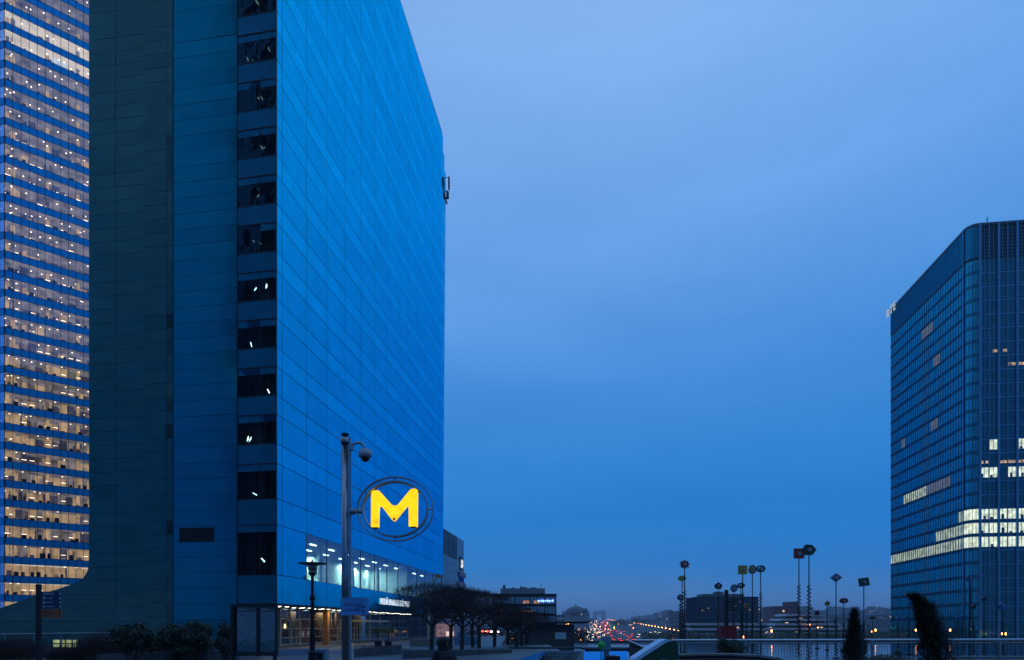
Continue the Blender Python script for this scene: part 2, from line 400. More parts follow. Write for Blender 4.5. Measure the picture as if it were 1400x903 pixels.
g.build('glass_cladding', [M['blue_glass'], M['blue_glass_b']], hotel, label='smooth bright blue mirror glass long side')
# parapet cap, dark edge lines
g = MB(); F1.box(g, 0, LB - 2.6, HT, HT + .08, -.5, .02)
g.build('roof_edge', M['paint_grey'], hotel)
# flank: section with 3 rows per floor, then darker teal section
g = MB(); h = 3.65 / 3; z = 3.49 - 6 * h
zz = []
while z < HT: zz.append(z); z += h
for z0 in zz:
    z1 = min(z0 + h, HT)
    if z1 <= 0.05: continue
    z0 = max(z0, .02)
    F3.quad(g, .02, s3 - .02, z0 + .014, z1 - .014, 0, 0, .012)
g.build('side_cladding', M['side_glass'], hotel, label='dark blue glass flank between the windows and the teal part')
g = MB(); h2 = 1.075; z = .0
while z < HT:
    z1 = min(z + h2, HT)
    cuts = [(0, .55), (.55, s4a), (s4a, F4.s_at(158)), (F4.s_at(158), s4b)]
    for k, (a, b_) in enumerate(cuts):
        off = .35 if k < 2 else 0
        zo0 = min(z + off, HT - .1); zo1 = min(z1 + off, HT)
        F4.quad(g, a + .012, b_ - .012, zo0 + .012, zo1 - .012, .05 if k < 2 else 0, 0, .014)
    z = z1
F4.quad(g, 0, s4a, 0, .36, .05)
# swooping base spreading to the left
prof = [(122, 700), (121, 770), (119, 782), (114, 790), (106, 795.5), (95, 800), (84, 804), (69, 808.5), (48, 814.5), (25, 823), (0, 832), (-25, 842), (-60, 862)]
pts = []
for px, py in prof:
    a = F4.s_at(px); D = F4.pt(a, 0).y; pts.append((a, PZ(py, D)))
for (a0, z0), (a1, z1) in zip(pts, pts[1:]):
    zz_ = 0
    while zz_ < z0:
        zt = zz_ + h2
        if a1 - a0 > .01:
            t0, t1 = min(zt, z0), min(zt, z1)
            if zz_ < z1: g.face([F4.pt(a0, zz_ + .012), F4.pt(a1, zz_ + .012), F4.pt(a1, max(zz_ + .013, t1 - .012)), F4.pt(a0, t0 - .012)])
            elif t0 > zz_: g.face([F4.pt(a0, zz_), F4.pt((a0 + a1) / 2, zz_), F4.pt(a0, t0)])
        zz_ = zt
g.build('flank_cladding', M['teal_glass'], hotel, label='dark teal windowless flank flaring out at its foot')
g = MB()
ring = [F4.pt(a, z, -.04) for a, z in pts] + [F4.pt(pts[-1][0], 0, -.04), F4.pt(pts[0][0], 0, -.04)]
g.plate(ring, F4.n * -9)
F3.box(g, -.02, s3 + .1, 0, 3.6, -.5, -.05); F4.box(g, -.1, s4b + .1, 0, 3.6, -.5, -.05)
g.build('flared_base', M['joint'], hotel)
# service louvre on the flank
g = MB(); a0, a1 = F3.s_at(293), F3.s_at(245); Dm = F3.pt(a0, 0).y; z0, z1 = PZ(741, Dm), PZ(721, Dm)
F3.box(g, a0, a1, z0, z1, 0, .03)
for i in range(9):
    zc = z0 + (z1 - z0) * (i + .5) / 9; F3.box(g, a0 + .05, a1 - .05, zc - .03, zc + .02, .03, .07)
g.build('louvre', M['black'], hotel)
# window column at the corner: recessed rooms, panes, glowing plates imitating mirrored glints
curtm = mat('curtain_blue', (.02, .05, .07), .8, var=.4, scale=4); rows = [(zl[i], zl[i + 1], i % 2 == 1) for i in range(len(zl) - 1)]
g = MB(); sp = MB()
g.tube(FC.pt(sC, 3.49, .0), FC.pt(sC, HT, .0), .045, n=4)
FC.box(g, -.02, .06, 3.49, HT, -.05, .02)
for z0, z1, win in rows:
    if not win:
        sp = MB(); FC.quad(sp, .06, sC - .05, z0 + .02, z1 - .02, 0, 0, .004)
        FC.box(sp, .1, sC - .06, z0 + .03, z1 - .03, -1.6, -.05, 1); sp.build('spandrel_panel', [M['spandrel'], M['joint']], hotel)
    FC.box(g, .05, sC - .04, z0 - .03, z0 + .03, -.05, .035)
g.build('window_column_frame', M['black'], hotel)
for z0, z1, win in rows:
    if not win: continue
    w = MB(); mid = .06 + (sC - .1) * .42
    FC.quad(w, .06, mid - .02, z0 + .03, z1 - .03, -.02, 0, .012); FC.quad(w, mid + .02, sC - .05, z0 + .03, z1 - .03, -.02, 0, .012)
    FC.quad(w, .06, sC - .05, z1 - .55, z1 - .03, -.012, 1, .003)
    o = w.build('window', [M['dark_pane'], M['spandrel']], hotel)
    f = MB(); FC.box(f, mid - .025, mid + .025, z0 + .03, z1 - .03, -.05, .01)
    f.build('frame', M['black'], o)
    cu_ = MB(); q = .1
    while q < sC - .3:
        w_ = rnd.uniform(.06, .3)
        if rnd.random() < .6: FC.box(cu_, q, q + w_, z0 + rnd.uniform(0, .5), z1 - .04, -.95 - rnd.uniform(0, .3), -.9)
        q += w_ + .03
    cu_.build('curtain', curtm, o)
    if z0 > 0:
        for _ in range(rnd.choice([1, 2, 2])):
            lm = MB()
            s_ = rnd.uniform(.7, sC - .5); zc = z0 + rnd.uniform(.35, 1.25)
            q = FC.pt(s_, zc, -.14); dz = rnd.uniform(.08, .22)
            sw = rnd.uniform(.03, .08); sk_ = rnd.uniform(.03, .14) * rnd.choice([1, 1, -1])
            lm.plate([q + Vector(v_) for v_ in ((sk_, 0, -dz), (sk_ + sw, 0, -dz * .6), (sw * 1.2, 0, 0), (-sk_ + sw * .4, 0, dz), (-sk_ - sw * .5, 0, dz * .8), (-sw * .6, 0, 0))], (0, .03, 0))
            lm.build('glint_plate', M['glint_glow'], o)
# lit first-floor ribbon
zr0, zr1 = 5.69, 9.52
room = MB()
F1.box(room, 5.0, 52.4, zr0 - .1, zr0 + .02, -6.4, -.06, 1)
F1.box(room, 5.0, 52.4, zr1 - .12, zr1 + .02, -6.4, -.06, 2)
F1.box(room, 5.0, 52.4, zr0 + .02, zr1 - .12, -6.45, -6.3, 0)
F1.box(room, 4.85, 5.0, zr0, zr1, -6.3, -.06, 0); F1.box(room, 52.4, 52.5, zr0, zr1, -6.3, -.06, 0)
F1.box(room, 38.6, 38.75, zr0, zr1, -6.3, -1.2, 0)
room.build('first_floor_room', [mat('room_wall', (.75, .85, .82), .8), mat('room_floor', (.12, .13, .14), .6), mat('room_ceiling', (.6, .62, .62), .8)], hotel)
fx = MB(); colm = MB()
for i in range(2, 13):
    a = sl[i]; b_ = sl[i + 1] if i + 1 < len(sl) else LB
    if a > 50: break
    w = MB(); e = min(b_, far_s(zr0))
    w.face([F1.pt(a + .05, zr0 + .04), F1.pt(e - .05, zr0 + .04), F1.pt(e - .05, zr1 - .04), F1.pt(a + .05, zr1 - .04)])
    w.build('window', M['ribbon'], hotel)
    for d_ in (-2.2, -4.6):
        F1.box(fx, a + 1.4, a + 2.5, zr1 - .2, zr1 - .15, d_ - .1, d_ + .1)
    if i % 2 == 0: colm.tube(F1.pt(a + .6, zr0, -2.8), F1.pt(a + .6, zr1 - .15, -2.8), .22, n=12)
fr = MB()
for a in sl[2:13]: F1.box(fr, a - .03, a + .03, zr0, zr1, -.08, .02)
fr.build('mullions', M['black'], hotel)
fx.build('ceiling_lights', emat('tube_light', (.9, 1, .92), 6), hotel)
colm.build('columns', mat('column_white', (.6, .62, .6), .6), hotel)
def area(name, loc, rot, sx, sy, col, e, parent=None):
    d = bpy.data.lights.new(name, 'AREA'); d.shape = 'RECTANGLE'; d.size = sx; d.size_y = sy; d.color = col; d.energy = e
    o = bpy.data.objects.new(name, d); COL.objects.link(o); o.location = loc; o.rotation_euler = rot
    if parent: o.parent = parent; o.location = Vector(loc) - parent.location
    return o
for i in range(2, 12):
    if i in (6, 10): continue
    p = F1.pt(sl[i] + 2, zr1 - .3, -5.5); q = area('room_light', p, (0, 0, 0), .4, .4, (.72, 1, .88), 190 if i < 9 else 110, hotel)
# ---- ground floor: soffit, glazing, lobby
gC = Vector((PX(382, 56), 56, 0)); FG = Pl((gC.x, gC.y), (.1322, 1), (1, 0)); FH = Pl((gC.x, gC.y), UD, (0, -1))
g = MB()
sof = [F1.pt(0, 0, 0).xy, F1.pt(LB - 2.2, 0, 0).xy, F1.pt(LB - 2.2, 0, -18).xy, F4.pt(2, 0, -14).xy, F3.pt(0, 0, 0).xy]
g.prism(sof, 3.34, 3.49)
g.build('soffit', mat('soffit', (.05, .04, .03), .6), hotel)
dl = MB()
for s_ in (1.4, 5.6, 9.6, 14.0, 22.0, 26.5, 31, 36):
    for ds in (0, 1.3):
        for d_ in (-.5, -1.3):
            c = F1.pt(s_ + ds, 3.325, d_); dl.lathe(c, [(.17, -.01), (.17, .012)], 12)
for s_ in (1.0, 2.0): dl.lathe(FC.pt(s_, 3.325, -.6), [(.14, -.01), (.14, .012)], 12)
dl.build('downlights', emat('downlight', (1, .95, .82), 5.5), hotel)
fr = MB(); S = 40
ml = [0.05, 1.9, 3.9, 6.4, 9.4, 12.6, 15.8, 19.2, 22.4, 26, 30, 34, 38]
for a in ml[1:]: FG.box(fr, a - .045, a + .045, 0, 3.3, -.12, .04)
FG.box(fr, -.08, .08, 0, 3.3, -.14, .14)
for z_ in (.12, .78, 1.55, 2.42):
    FG.box(fr, 0, 38, z_ - .035, z_ + .035, -.1, .05)
for a in (.7, 2.2, 3.6): FH.box(fr, a, a + .08, 0, 3.3, -.1, .05)
for z_ in (.12, 1.55, 2.42): FH.box(fr, 0, 8, z_ - .03, z_ + .03, -.1, .05)
fr.build('entrance_frame', mat('frame_cream', (.5, .5, .40), .45), hotel)
for i, (a, b_) in enumerate(zip(ml, ml[1:])):
    w = MB(); w.face([FG.pt(a + .04, .15), FG.pt(b_ - .04, .15), FG.pt(b_ - .04, 3.3), FG.pt(a + .04, 3.3)]); w.build('entrance_window', M['shop'], hotel)
w = MB(); w.face([FH.pt(.05, .1), FH.pt(7.5, .1), FH.pt(7.5, 3.3), FH.pt(.05, 3.3)]); w.build('entrance_window', M['shop'], hotel)
for a0 in (2.1, 13.0, 16.2):
    d = MB(); 
    for q in (0, .85, 1.7): FG.box(d, a0 + q - .04, a0 + q + .04, .15, 2.36, .05, .12)
    FG.box(d, a0, a0 + 1.7, 2.26, 2.38, .05, .12); FG.box(d, a0, a0 + 1.7, .15, .25, .05, .12)
    dd = d.build('door', mat('door_frame', (.5, .48, .36), .4), hotel)
    hd = MB(); hd.tube(FG.pt(a0 + .78, .9, .18), FG.pt(a0 + .78, 1.5, .18), .02); hd.build('handle', M['steel'], dd)
lob = MB()
FG.box(lob, .1, 38, -.0, .1, -9, -.1, 1); FG.box(lob, .1, 38, 0.1, 3.3, -9.2, -9, 0)
for a, c_ in ((4.6, 2), (8.0, 3), (11.5, 2), (14.5, 3), (18, 2), (21.5, 0), (26, 3)):
    FG.box(lob, a, a + .5, .1, 3.3, -5.2, -2.6, c_)
for a in (12.9, 13.7, 14.6, 16.4, 17.2, 18.2, 19): FG.box(lob, a, a + .1, .1, 3.3, -1.6, -1.5, 4)
FG.box(lob, 1.5, 12, .1, 1.1, -7, -6.2, 3)
lob.build('lobby', [mat('lobby_wall', (.16, .11, .08), .6), mat('lobby_floor', (.12, .10, .08), .3), mat('lobby_wood', (.28, .13, .06), .5),
                    mat('lobby_panel', (.10, .08, .06), .5), mat('curtain', (.45, .38, .24), .8)], hotel)
oc = MB(); oc.box(FG.pt(8.4, 1.65, .55), (.5, .5, 3.3), math.atan2(-.1322, 1)); oc.build('orange_column', mat('orange_paint', (.62, .25, .05), .5), hotel)
vp = MB(); vp.box(FG.pt(20, 2.35, .9), (1.9, 7.5, .22), -math.atan2(.1322, 1)); vp.build('entrance_canopy', mat('canopy_cream', (.5, .48, .38), .5), hotel)
for a, e in ((3, 28), (8, 30), (14.5, 45), (19, 40), (26, 10)):
    area('lobby_light', FG.pt(a, 3.2, -2.5), (0, 0, 0), 1.2, 1.2, (1, .75, .40), e * 1.7, hotel)
for a in (8.4, 14, 20): area('canopy_light', FG.pt(a, 3.28, 1.3), (0, 0, 0), .3, 1.5, (1, .88, .6), 18, hotel)
# illuminated wall lamp inside
w = MB(); w.lathe(FG.pt(5.0, 1.7, -2.0), [(.03, -.2), (.12, 0), (.05, .3)], 10); w.build('wall_lamp', emat('lampwarm', (1, .75, .3), 2.5), hotel)
# hotel sign on a ledge over the entrance
sg = MB(); sL = F1.s_at(519); sR = F1.s_at(563); zb = PZ(825, F1.pt(sL, 0).y)
F1.box(sg, sL - 1.4, sR + .5, zb - .22, zb - .12, 0, .2)
o = sg.build('sign_ledge', M['dark_metal'], hotel)
text('MELI\u00c1 PARIS LA D\u00c9FENSE', 1.0, emat('sign_white', (.75, .85, 1), .9), hotel, F1.pt(sL, zb - .1, .09), F1.u, 'sign_lettering', .04, sx=(sR - sL) / 12.4)
# antenna bracket on the far top edge
g = MB(); D = F1.pt(LB, 0).y
q = P(612.8, 262, D); g.box(q + Vector((.12, 0, 1.3)), (.25, .5, 1.9)); g.box(q + Vector((-.1, 0, -.6)), (.4, .5, 1.0)); g.tube(q + Vector((-.5, 0, -.8)), q + Vector((-.2, 0, -2)), .12)
g.box(q + Vector((-.55, 0, 2.2)), (.8, .1, .1)); g.box(q + Vector((-.55, 0, .1)), (.8, .1, .1))
g.build('roof_antenna', M['paint_grey'], hotel)

# ================================================================ OFFICE TOWER AT THE LEFT
T0 = (PX(6, 124), 124.0)
FT = Pl(T0, (1.133, 1), (1, -1)); FT2 = Pl(T0, (-1, .32), (0, -1))
tower = thing('office_tower', (T0[0] - 5, T0[1] + 12, 0), 'blue glass office skyscraper with every floor lit, behind the dark flank on the left', 'tower')
cw = 1.262; NC = 13; NR = 41; zb0 = 7.72 - 7.2; per = 3.6; wh = 2.25
core = MB()
cp = [FT.pt(0, 0, -5.2).xy + Vector((0, 0)), FT.pt(NC * cw, 0, -5.2).xy, FT.pt(NC * cw, 0, -24).xy, FT2.pt(30, 0, -24).xy, FT2.pt(30, 0, -5.2).xy]
TH = zb0 + NR * per
def room_glow(name, col, s, var): return emat(name, col, s, var, .5)  # room light put into the wall, ceiling and column colours as emission
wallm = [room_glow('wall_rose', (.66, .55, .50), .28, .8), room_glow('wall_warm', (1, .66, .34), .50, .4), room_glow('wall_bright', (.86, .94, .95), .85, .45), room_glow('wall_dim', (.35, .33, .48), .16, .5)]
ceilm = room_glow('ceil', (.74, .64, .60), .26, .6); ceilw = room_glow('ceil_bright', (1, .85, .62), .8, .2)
g = MB()
g.prism(cp, 0, TH, 3)
for r in range(NR):
    z0 = zb0 + r * per; br = r in (31, 32); warm = r in (2, 3, 1); half = r == 25 or r == 26
    for f, n_ in ((FT, NC), (FT2, 12)):
        f.box(g, -.1, n_ * cw, z0 - (per - wh) + .04, z0 - .02, -5.1, -.08, 5)
        for k in range(n_):
            if br: m_ = 2
            elif warm: m_ = 1
            elif half: m_ = 1 if (k > 6 if r == 26 else k < 3) else rnd.choice([0, 3, 4])
            else: m_ = rnd.choice([0, 0, 0, 1, 3] if r > 12 else [0, 0, 1, 1, 1, 3])
            f.quad(g, k * cw, (k + 1) * cw, z0 - .02, z0 + wh + .05, -4.2 if rnd.random() < .8 else -1.8, m_)
    for f, n_ in ((FT, NC), (FT2, 12)):
        f.box(g, -.1, n_ * cw, z0 + wh + .03, z0 + wh + .06, -5.1, -.08, 6 if (br or warm) else 4)
        for k in (0, 5, 9): # structural columns, glowing like the walls
            f.box(g, k * cw + .3, k * cw + .85, z0, z0 + wh, -2.2, -1.7, 1 if r < 12 or rnd.random() < .4 else 0)
        for k in range(n_):   # desks, people-sized clutter
            for _ in range(rnd.choice([0, 1, 1, 2])):
                a = k * cw + rnd.uniform(0, .6); f.box(g, a, a + rnd.uniform(.3, .8), z0, z0 + rnd.uniform(.25, 1.1) ** 1.3, -1.9, -1.0, rnd.choice([7, 7, 0, 3]))
g.build('floors_and_rooms', wallm + [ceilm, M['joint'], ceilw, mat('furniture', (.05, .05, .07), .7)], tower)
dl = MB()
for r in range(NR):
    z0 = zb0 + r * per + wh
    for f, n_ in ((FT, NC), (FT2, 3)):
        for k in range(n_):
            if rnd.random() < (.55 if r > 9 else .2):
                d_ = -rnd.choice([.7, 1.5, 1.5, 2.4]); q = f.pt((k + .5) * cw + rnd.uniform(-.5, .5), z0 - .02, d_); dl.lathe(q, [(.10, -.10), (.14, 0)], 8)
            if rnd.random() < .3:
                a = k * cw + .2; f.box(dl, a, a + .8, z0 - 1.3, z0 - 1.22, -1.7, -1.6, 0)
dl.build('ceiling_lights', emat('tower_lamp', (1, .80, .55), 3.5), tower)
sp = MB(); ml_ = MB()
for r in range(NR + 1):
    z0 = zb0 + r * per
    for f, n_ in ((FT, NC), (FT2, 12)):
        for k in range(n_): f.quad(sp, k * cw + .02, (k + 1) * cw - .02, z0 - (per - wh) + .02, z0 - .02, 0, 0, .004)
        f.box(ml_, 0, n_ * cw, z0 - .03, z0 + .03, -.04, .03); f.box(ml_, 0, n_ * cw, z0 - (per - wh) - .03, z0 - (per - wh) + .03, -.04, .03)
for f, n_ in ((FT, NC), (FT2, 12)):
    for k in range(n_ + 1): f.box(ml_, k * cw - .035, k * cw + .035, 0, TH, -.04, .06)
sp.build('spandrels', M['tower_glass'], tower); ml_.build('mullions', M['black'], tower)
rest = MB(); cnt = 0
for r in range(NR):
    z0 = zb0 + r * per
    for f, n_ in ((FT, NC), (FT2, 12)):
        for k in range(n_):
            w = MB() if (f is FT and 2 <= k <= 8 and cnt < 100 and r < 26) else rest
            f.quad(w, k * cw + .03, (k + 1) * cw - .03, z0 + .02, z0 + wh - .02, -.01, 0, .004)
            if w is not rest: w.build('window', M['clear'], tower); cnt += 1
tag(rest.build('windows', M['clear'], tower), kind='stuff')

# ================================================================ OFFICE TOWER AT THE RIGHT
R0 = Vector((PX(1325, 165), 165.0)); RU = Vector((.1322, 1)).normalized(); RV = Vector((1, -.131)).normalized()
rt = thing('office_tower', (R0.x + 15, R0.y + 20, -10), 'dark blue office tower with rounded corner and two brightly lit floors on the right edge', 'tower')
RT = 102.3; rad = 2.4
# plan outline: far end of left face -> rounded corner -> right end of front face
LF = Pl(R0, RU, (-1, 0)); FR = Pl(R0, RV, (0, -1)); lf = LF.s_at(1217.5)
cc = R0 + RU * rad + RV * rad
arc = [cc + Vector((-RV.x * math.cos(t) - RU.x * math.sin(t), -RV.y * math.cos(t) - RU.y * math.sin(t))) * rad for t in [math.pi / 2 * i / 5 for i in range(6)]]
g = MB()
poly = [LF.pt(lf, 0, -.1).xy, *[a + (cc - a) * .04 for a in arc], FR.pt(45, 0, -.1).xy, (FR.pt(45, 0, -40)).xy, LF.pt(lf, 0, -30).xy]
g.prism(poly, -10, RT - .3); g.build('core', M['joint'], rt)
rg = mirror('rte_glass', (.03, .37, .46), .12, .03, .5, .12)
rg2 = mirror('rte_dark_glass', (.02, .16, .20), .15, .03, .5, .15)
rsp = mirror('rte_spandrel', (.02, .15, .20), .2, .02, .5, .1)
lit = emat('lit_office', (.88, 1, .82), .85, .45, .9); litw = emat('lit_warm', (1, .68, .45), .5, .8, 1.6); litl = emat('lit_side', (.80, 1, .85), .45, .5, .7); litd = emat('lit_dim', (.45, .55, .85), .20, .3, .8)
ph = 3.465; zc0 = 22.46
segs = []   # (p0, p1) in plan, kind
nL = 33; 
for k in range(nL):
    a = rad + (lf - rad) * k / nL; b_ = rad + (lf - rad) * (k + 1) / nL; segs.append((LF.pt(a, 0).xy, LF.pt(b_, 0).xy, 'L', k))
for i in range(5): segs.append((arc[i], arc[i + 1], 'C', i))
nF = 18; fw = 2.13
for k in range(nF): segs.append((FR.pt(rad + k * fw, 0).xy, FR.pt(rad + (k + 1) * fw, 0).xy, 'F', k))
sp = MB(); big = MB(); cnt = 0; crown = MB(); fins = MB()
floors = list(range(-8, 21))
top_w = zc0 + 20 * ph + ph / 2
for p0, p1, kd, k in segs:
    d = (p1 - p0); L_ = d.length; pl = Pl(p0, d, (p0 - cc) if kd == 'C' else ((-1, 0) if kd == 'L' else (0, -1)))
    for r in floors:
        zc = zc0 + r * ph; z0, z1 = zc - ph / 2, zc + ph / 2
        pl.quad(sp, 0, L_, z0, z0 + .75, 0, 0, .003)
        m_ = 0 if kd != 'F' else 1
        if kd == 'F':
            if r in (0, 1, 2): m_ = 2
            elif r in (5, 7) and k in (0, 1, 3, 4, 5): m_ = 2 if r == 5 or k in (1, 4, 5) else m_
            elif r == 6 and k in (0, 2, 3, 4): m_ = 3
            elif r == 14 and k in (1, 2): m_ = 3
            elif r == 13 and k in (3, 4, 6): m_ = 3
            elif r == 18 and k == 5: m_ = 3
            elif rnd.random() < .02: m_ = 3
        elif kd == 'C':
            if r in (0, 1, 2): m_ = 2
        else:
            if r == 0: m_ = 2
            elif r == 1 and k < 11: m_ = 2
            elif r == 2 and k < 2: m_ = 2
            elif r == 5 and 15 <= k <= 25: m_ = 2
            elif r == 5 and 5 <= k < 15: m_ = 4
            elif r == 10 and (k in (10, 11, 12) or k in (25, 26)): m_ = 4
            elif r == 18 and 12 <= k <= 16: m_ = 4
            elif r == 15 and 9 <= k <= 11: m_ = 4
        e = .06 if not (kd == 'L' and m_ == 2) else .18
        if kd == 'L' and m_ == 2: m_ = 5
        w = big
        if cnt < 100 and ((kd == 'F' and k < 5 and -5 <= r <= 12) or m_ == 2): w = MB(); cnt += 1
        if kd == 'F' and m_ in (2, 3):
            zt = z1 - .1 if m_ == 2 else z0 + 1.55
            pl.quad(w, .12, L_ - .12, z0 + .85, zt, -.02, m_)
            if m_ == 3: pl.quad(w, .05, L_ - .05, zt, z1, 0, 1)
            if rnd.random() < .7:
                a = rnd.uniform(.2, L_ - 1); pl.box(w, a, a + rnd.uniform(.4, .8), z0 + .85, z0 + rnd.uniform(1.2, 2.2), -.01, .0, 1)
        else:
            pl.quad(w, e, L_ - e, z0 + .8, z1 - .06, -.02 if m_ else 0, m_, .004)
        if w is not big: w.build('window', [rg, rg2, lit, litw, litd, litl], rt)
    if kd == 'F':
        for r in floors: zc = zc0 + r * ph; pl.box(fins, 0, L_, zc - ph / 2 - .16, zc - ph / 2 + .10, -.01, .06); pl.box(fins, 0, L_, zc - ph / 2 + .72, zc - ph / 2 + .80, -.01, .05)
        pl.box(fins, L_ / 2 - .04, L_ / 2 + .04, -10, RT, -.02, .10)
    # crown
    if kd == 'F':
        for i in range(9):
            z_ = top_w + .5 + i * .85; pl.box(crown, 0, L_, z_, z_ + .28, -.08, -.01, 2)
    elif kd == 'C': pl.quad(crown, 0, L_, top_w + .6, RT, .0, 0)
    else:
        if k % 2 == 0: pl.quad(crown, .04, 2 * L_ - .04 if k < nL - 1 else L_, top_w + .6, RT, 0, 0, .01)
    if kd == 'F':
        w_ = .26 if k % 2 == 0 else .10; pl.box(fins, -w_, w_, -10, RT, -.1, .42 if k % 2 == 0 else .2)
    elif kd == 'L': pl.box(fins, -.03, .03, -10, top_w, -.02, .10)
    elif k in (0,): pl.box(fins, -.1, .1, -10, RT, -.02, .3)
tag(big.build('windows', [rg, rg2, lit, litw, litd, litl], rt), kind='stuff')
sp.build('spandrels', rsp, rt)
crown.build('crown_panels', [mirror('crown', (.01, .20, .27), .2, .02), M['dark_metal'], mat('louvre_blue', (.03, .13, .22), .4, .6)], rt)
fins.build('fins', mat('fin_metal', (.10, .32, .50), .4, .7), rt)
g = MB(); g.prism([(a + (cc - a) * .0) for a in [LF.pt(lf, 0, .15).xy, *[a + (a - cc) * .06 for a in arc], FR.pt(45, 0, .15).xy, FR.pt(45, 0, -40).xy, LF.pt(lf, 0, -30).xy]], RT - .3, RT + .25)
g.build('roof_edge', M['paint_grey'], rt)
g = MB()
for k in range(0, 9): q = LF.pt(lf - 1 - k * 1.2, RT + .25, -.6); g.box(q + Vector((0, 0, .3)), (.3, .6, .6))
g.build('roof_units', M['dark_metal'], rt)
q = FR.pt(FR.s_at(1359.5), RT, -3); g = MB(); g.tube(q, q + Vector((0, 0, 3.4)), .06); g.box(q + Vector((0, 0, 2.7)), (.25, .25, .4)); g.build('mast', M['paint_grey'], rt)
LFx = LF.s_at(1215.5); D = LF.pt(LFx, 0).y
for ch, px, py in (('R', 1214.4, 435.5), ('T', 1218.9, 430.5), ('E', 1223.4, 425.5)):
    s_ = LF.s_at(px); D = LF.pt(s_, 0).y
    text(ch, 3.7, emat('letters_white_' + ch, (.8, .9, 1), .45), rt, LF.pt(s_, PZ(py, D), .5), -LF.u, 'sign_letter', .1, bold=.03, sx=.85)

# unseen tower added behind the viewer to darken reflections in the corner windows
g = MB(); g.box((-98, -70, 95), (36, 24, 190)); tb = g.build('office_tower', windowed('added_rear_tower', (.02, .025, .03), (.01, .012, .018), 3.2, 3.5, .7, .5, .008, (1, .95, .8), 3, .5), loc=(-98, -70, 0))
tag(tb, 'dark tower added out of view behind the viewpoint to darken the corner window reflections', 'tower')
# ================================================================ NEIGHBOUR BUILDINGS
q0 = (PX(604, 116), 116.0); FN = Pl(q0, (.1322, 1), (1, 0)); nb = thing('office_block', (q0[0] - 6, 124, 0), 'pale grey-blue block with stepped glass end and small white emblem, just behind the slab tower', 'building')
ln = FN.s_at(634); nh = 19.2
wm_ = windowed('pale_panels', (.30, .30, .36), (.12, .14, .20), 1.5, 1.5, .94, .94, 0)
g = MB(); g.prism([FN.pt(0, 0).xy, FN.pt(ln - 5, 0).xy, FN.pt(ln - 5, 0, -14).xy, FN.pt(0, 0, -14).xy], 0, nh); g.prism([FN.pt(ln - 5, 0).xy, FN.pt(ln, 0).xy, FN.pt(ln, 0, -14).xy, FN.pt(ln - 5, 0, -14).xy], 12.6, nh)
g.build('walls', wm_, nb)
g = MB()
for i in range(11): FN.box(g, .3 + i * 1.15, .3 + i * 1.15 + .28, nh - 4.6, nh - .2, 0, .06)
g.build('slit_windows', M['black'], nb)
for i in range(6):
    z1 = 12.6 - i * 2.1; a = ln - 4.8 - i * .75
    g = MB(); FN.box(g, a, ln + .1, z1 - 2.1, z1 - 1.0, -13, .05); o = g.build('window_band', mirror('nb_glass%d' % i, (.03, .22, .36), .15), nb)
    g = MB(); FN.box(g, a - .1, ln + .7 + (i % 2) * .3, z1 - 1.0, z1, -13, .3); g.build('sill', mat('sill_pale%d' % i, (.30, .27, .33), .7), o)
g = MB(); FN.box(g, ln - 4.4, ln - 1.2, 13.0, 15.6, 0, .08); g.build('emblem_plate', M['dark_metal'], nb)
g = MB(); q = FN.pt(ln - 2.6, 14.2, .15); g.lathe(q, [(.1, -.8), (.35, -.3), (.2, .1), (.32, .5), (.08, .9)], 8); FN.box(g, ln - 3.3, ln - 1.8, 13.5, 13.8, .09, .2); g.build('emblem', emat('emblem_white', (.8, .9, 1), .9), nb)

# office block in the middle distance, left of the avenue
def block(name, px0, px1, py, D, depth, base, m, label, cat='building', group=None, parts=None, rz=0):
    x0, x1 = PX(px0, D), PX(px1, D); z1 = PZ(py, D)
    o = thing(name, ((x0 + x1) / 2, D + depth / 2, base), label, cat, group)
    g = MB(); g.box(((x0 + x1) / 2, D + depth / 2, (base + z1) / 2), (x1 - x0, depth, z1 - base)); g.build('walls', m, o)
    return o, x0, x1, z1
gm = mirror('mid_glass', (.24, .38, .48), .3, .02, 1, .25, metal=.15)
D = 220; o, x0, x1, z1 = block('office_building', 674, 760, 814, D, 20, -10, M['joint'], 'glass fronted office block with rooftop plant and a bright blue sign, left of the avenue')
nbx = 17; nfl = 6; bw = (x1 - x0) / nbx
litm = emat('lit_orange', (1, .45, .3), .35, .7, .8)
for r in range(nfl):
    zt = z1 - .6 - r * 3.2
    for k in range(nbx):
        w = MB(); a = x0 + k * bw; l_ = (r == 0 and k in (8, 9, 11, 12)) or (r == 1 and k in (2, 8, 9, 10)) or (r == 2 and k == 9)
        w.face([(a + .08, D - .05, zt - 2.3), (a + bw - .08, D - .05, zt - 2.3), (a + bw - .08, D - .05, zt), (a + .08, D - .05, zt)])
        if l_: w.face([(a + .1, D - .08, zt - 2.2), (a + bw - .2, D - .08, zt - 2.2), (a + bw - .2, D - .08, zt - 1.2), (a + .1, D - .08, zt - 1.2)], 1)
        w.build('window', [gm, litm], o)
g = MB()
for r in range(nfl): g.box(((x0 + x1) / 2, D - .1, z1 - 3.2 * r - 3.2), (x1 - x0, .3, .35))
for k in (0, 6, 10, 14, 17): g.box((x0 + k * bw, D - .2, z1 / 2 - 5), (.3, .4, z1 + 10))
g.box(((x0 + x1) / 2, D + 9.9, z1 + .2), (x1 - x0 + .4, 20.6, .5)); g.build('frame', M['dark_metal'], o)
g = MB(); g.box(((x0 + x1) / 2 - .5, D + 8, z1 + 1.4), ((x1 - x0) * .72, 9, 2.2)); g.build('roof_plant', mat('plant', (.22, .27, .32), .7), o)
g = MB()
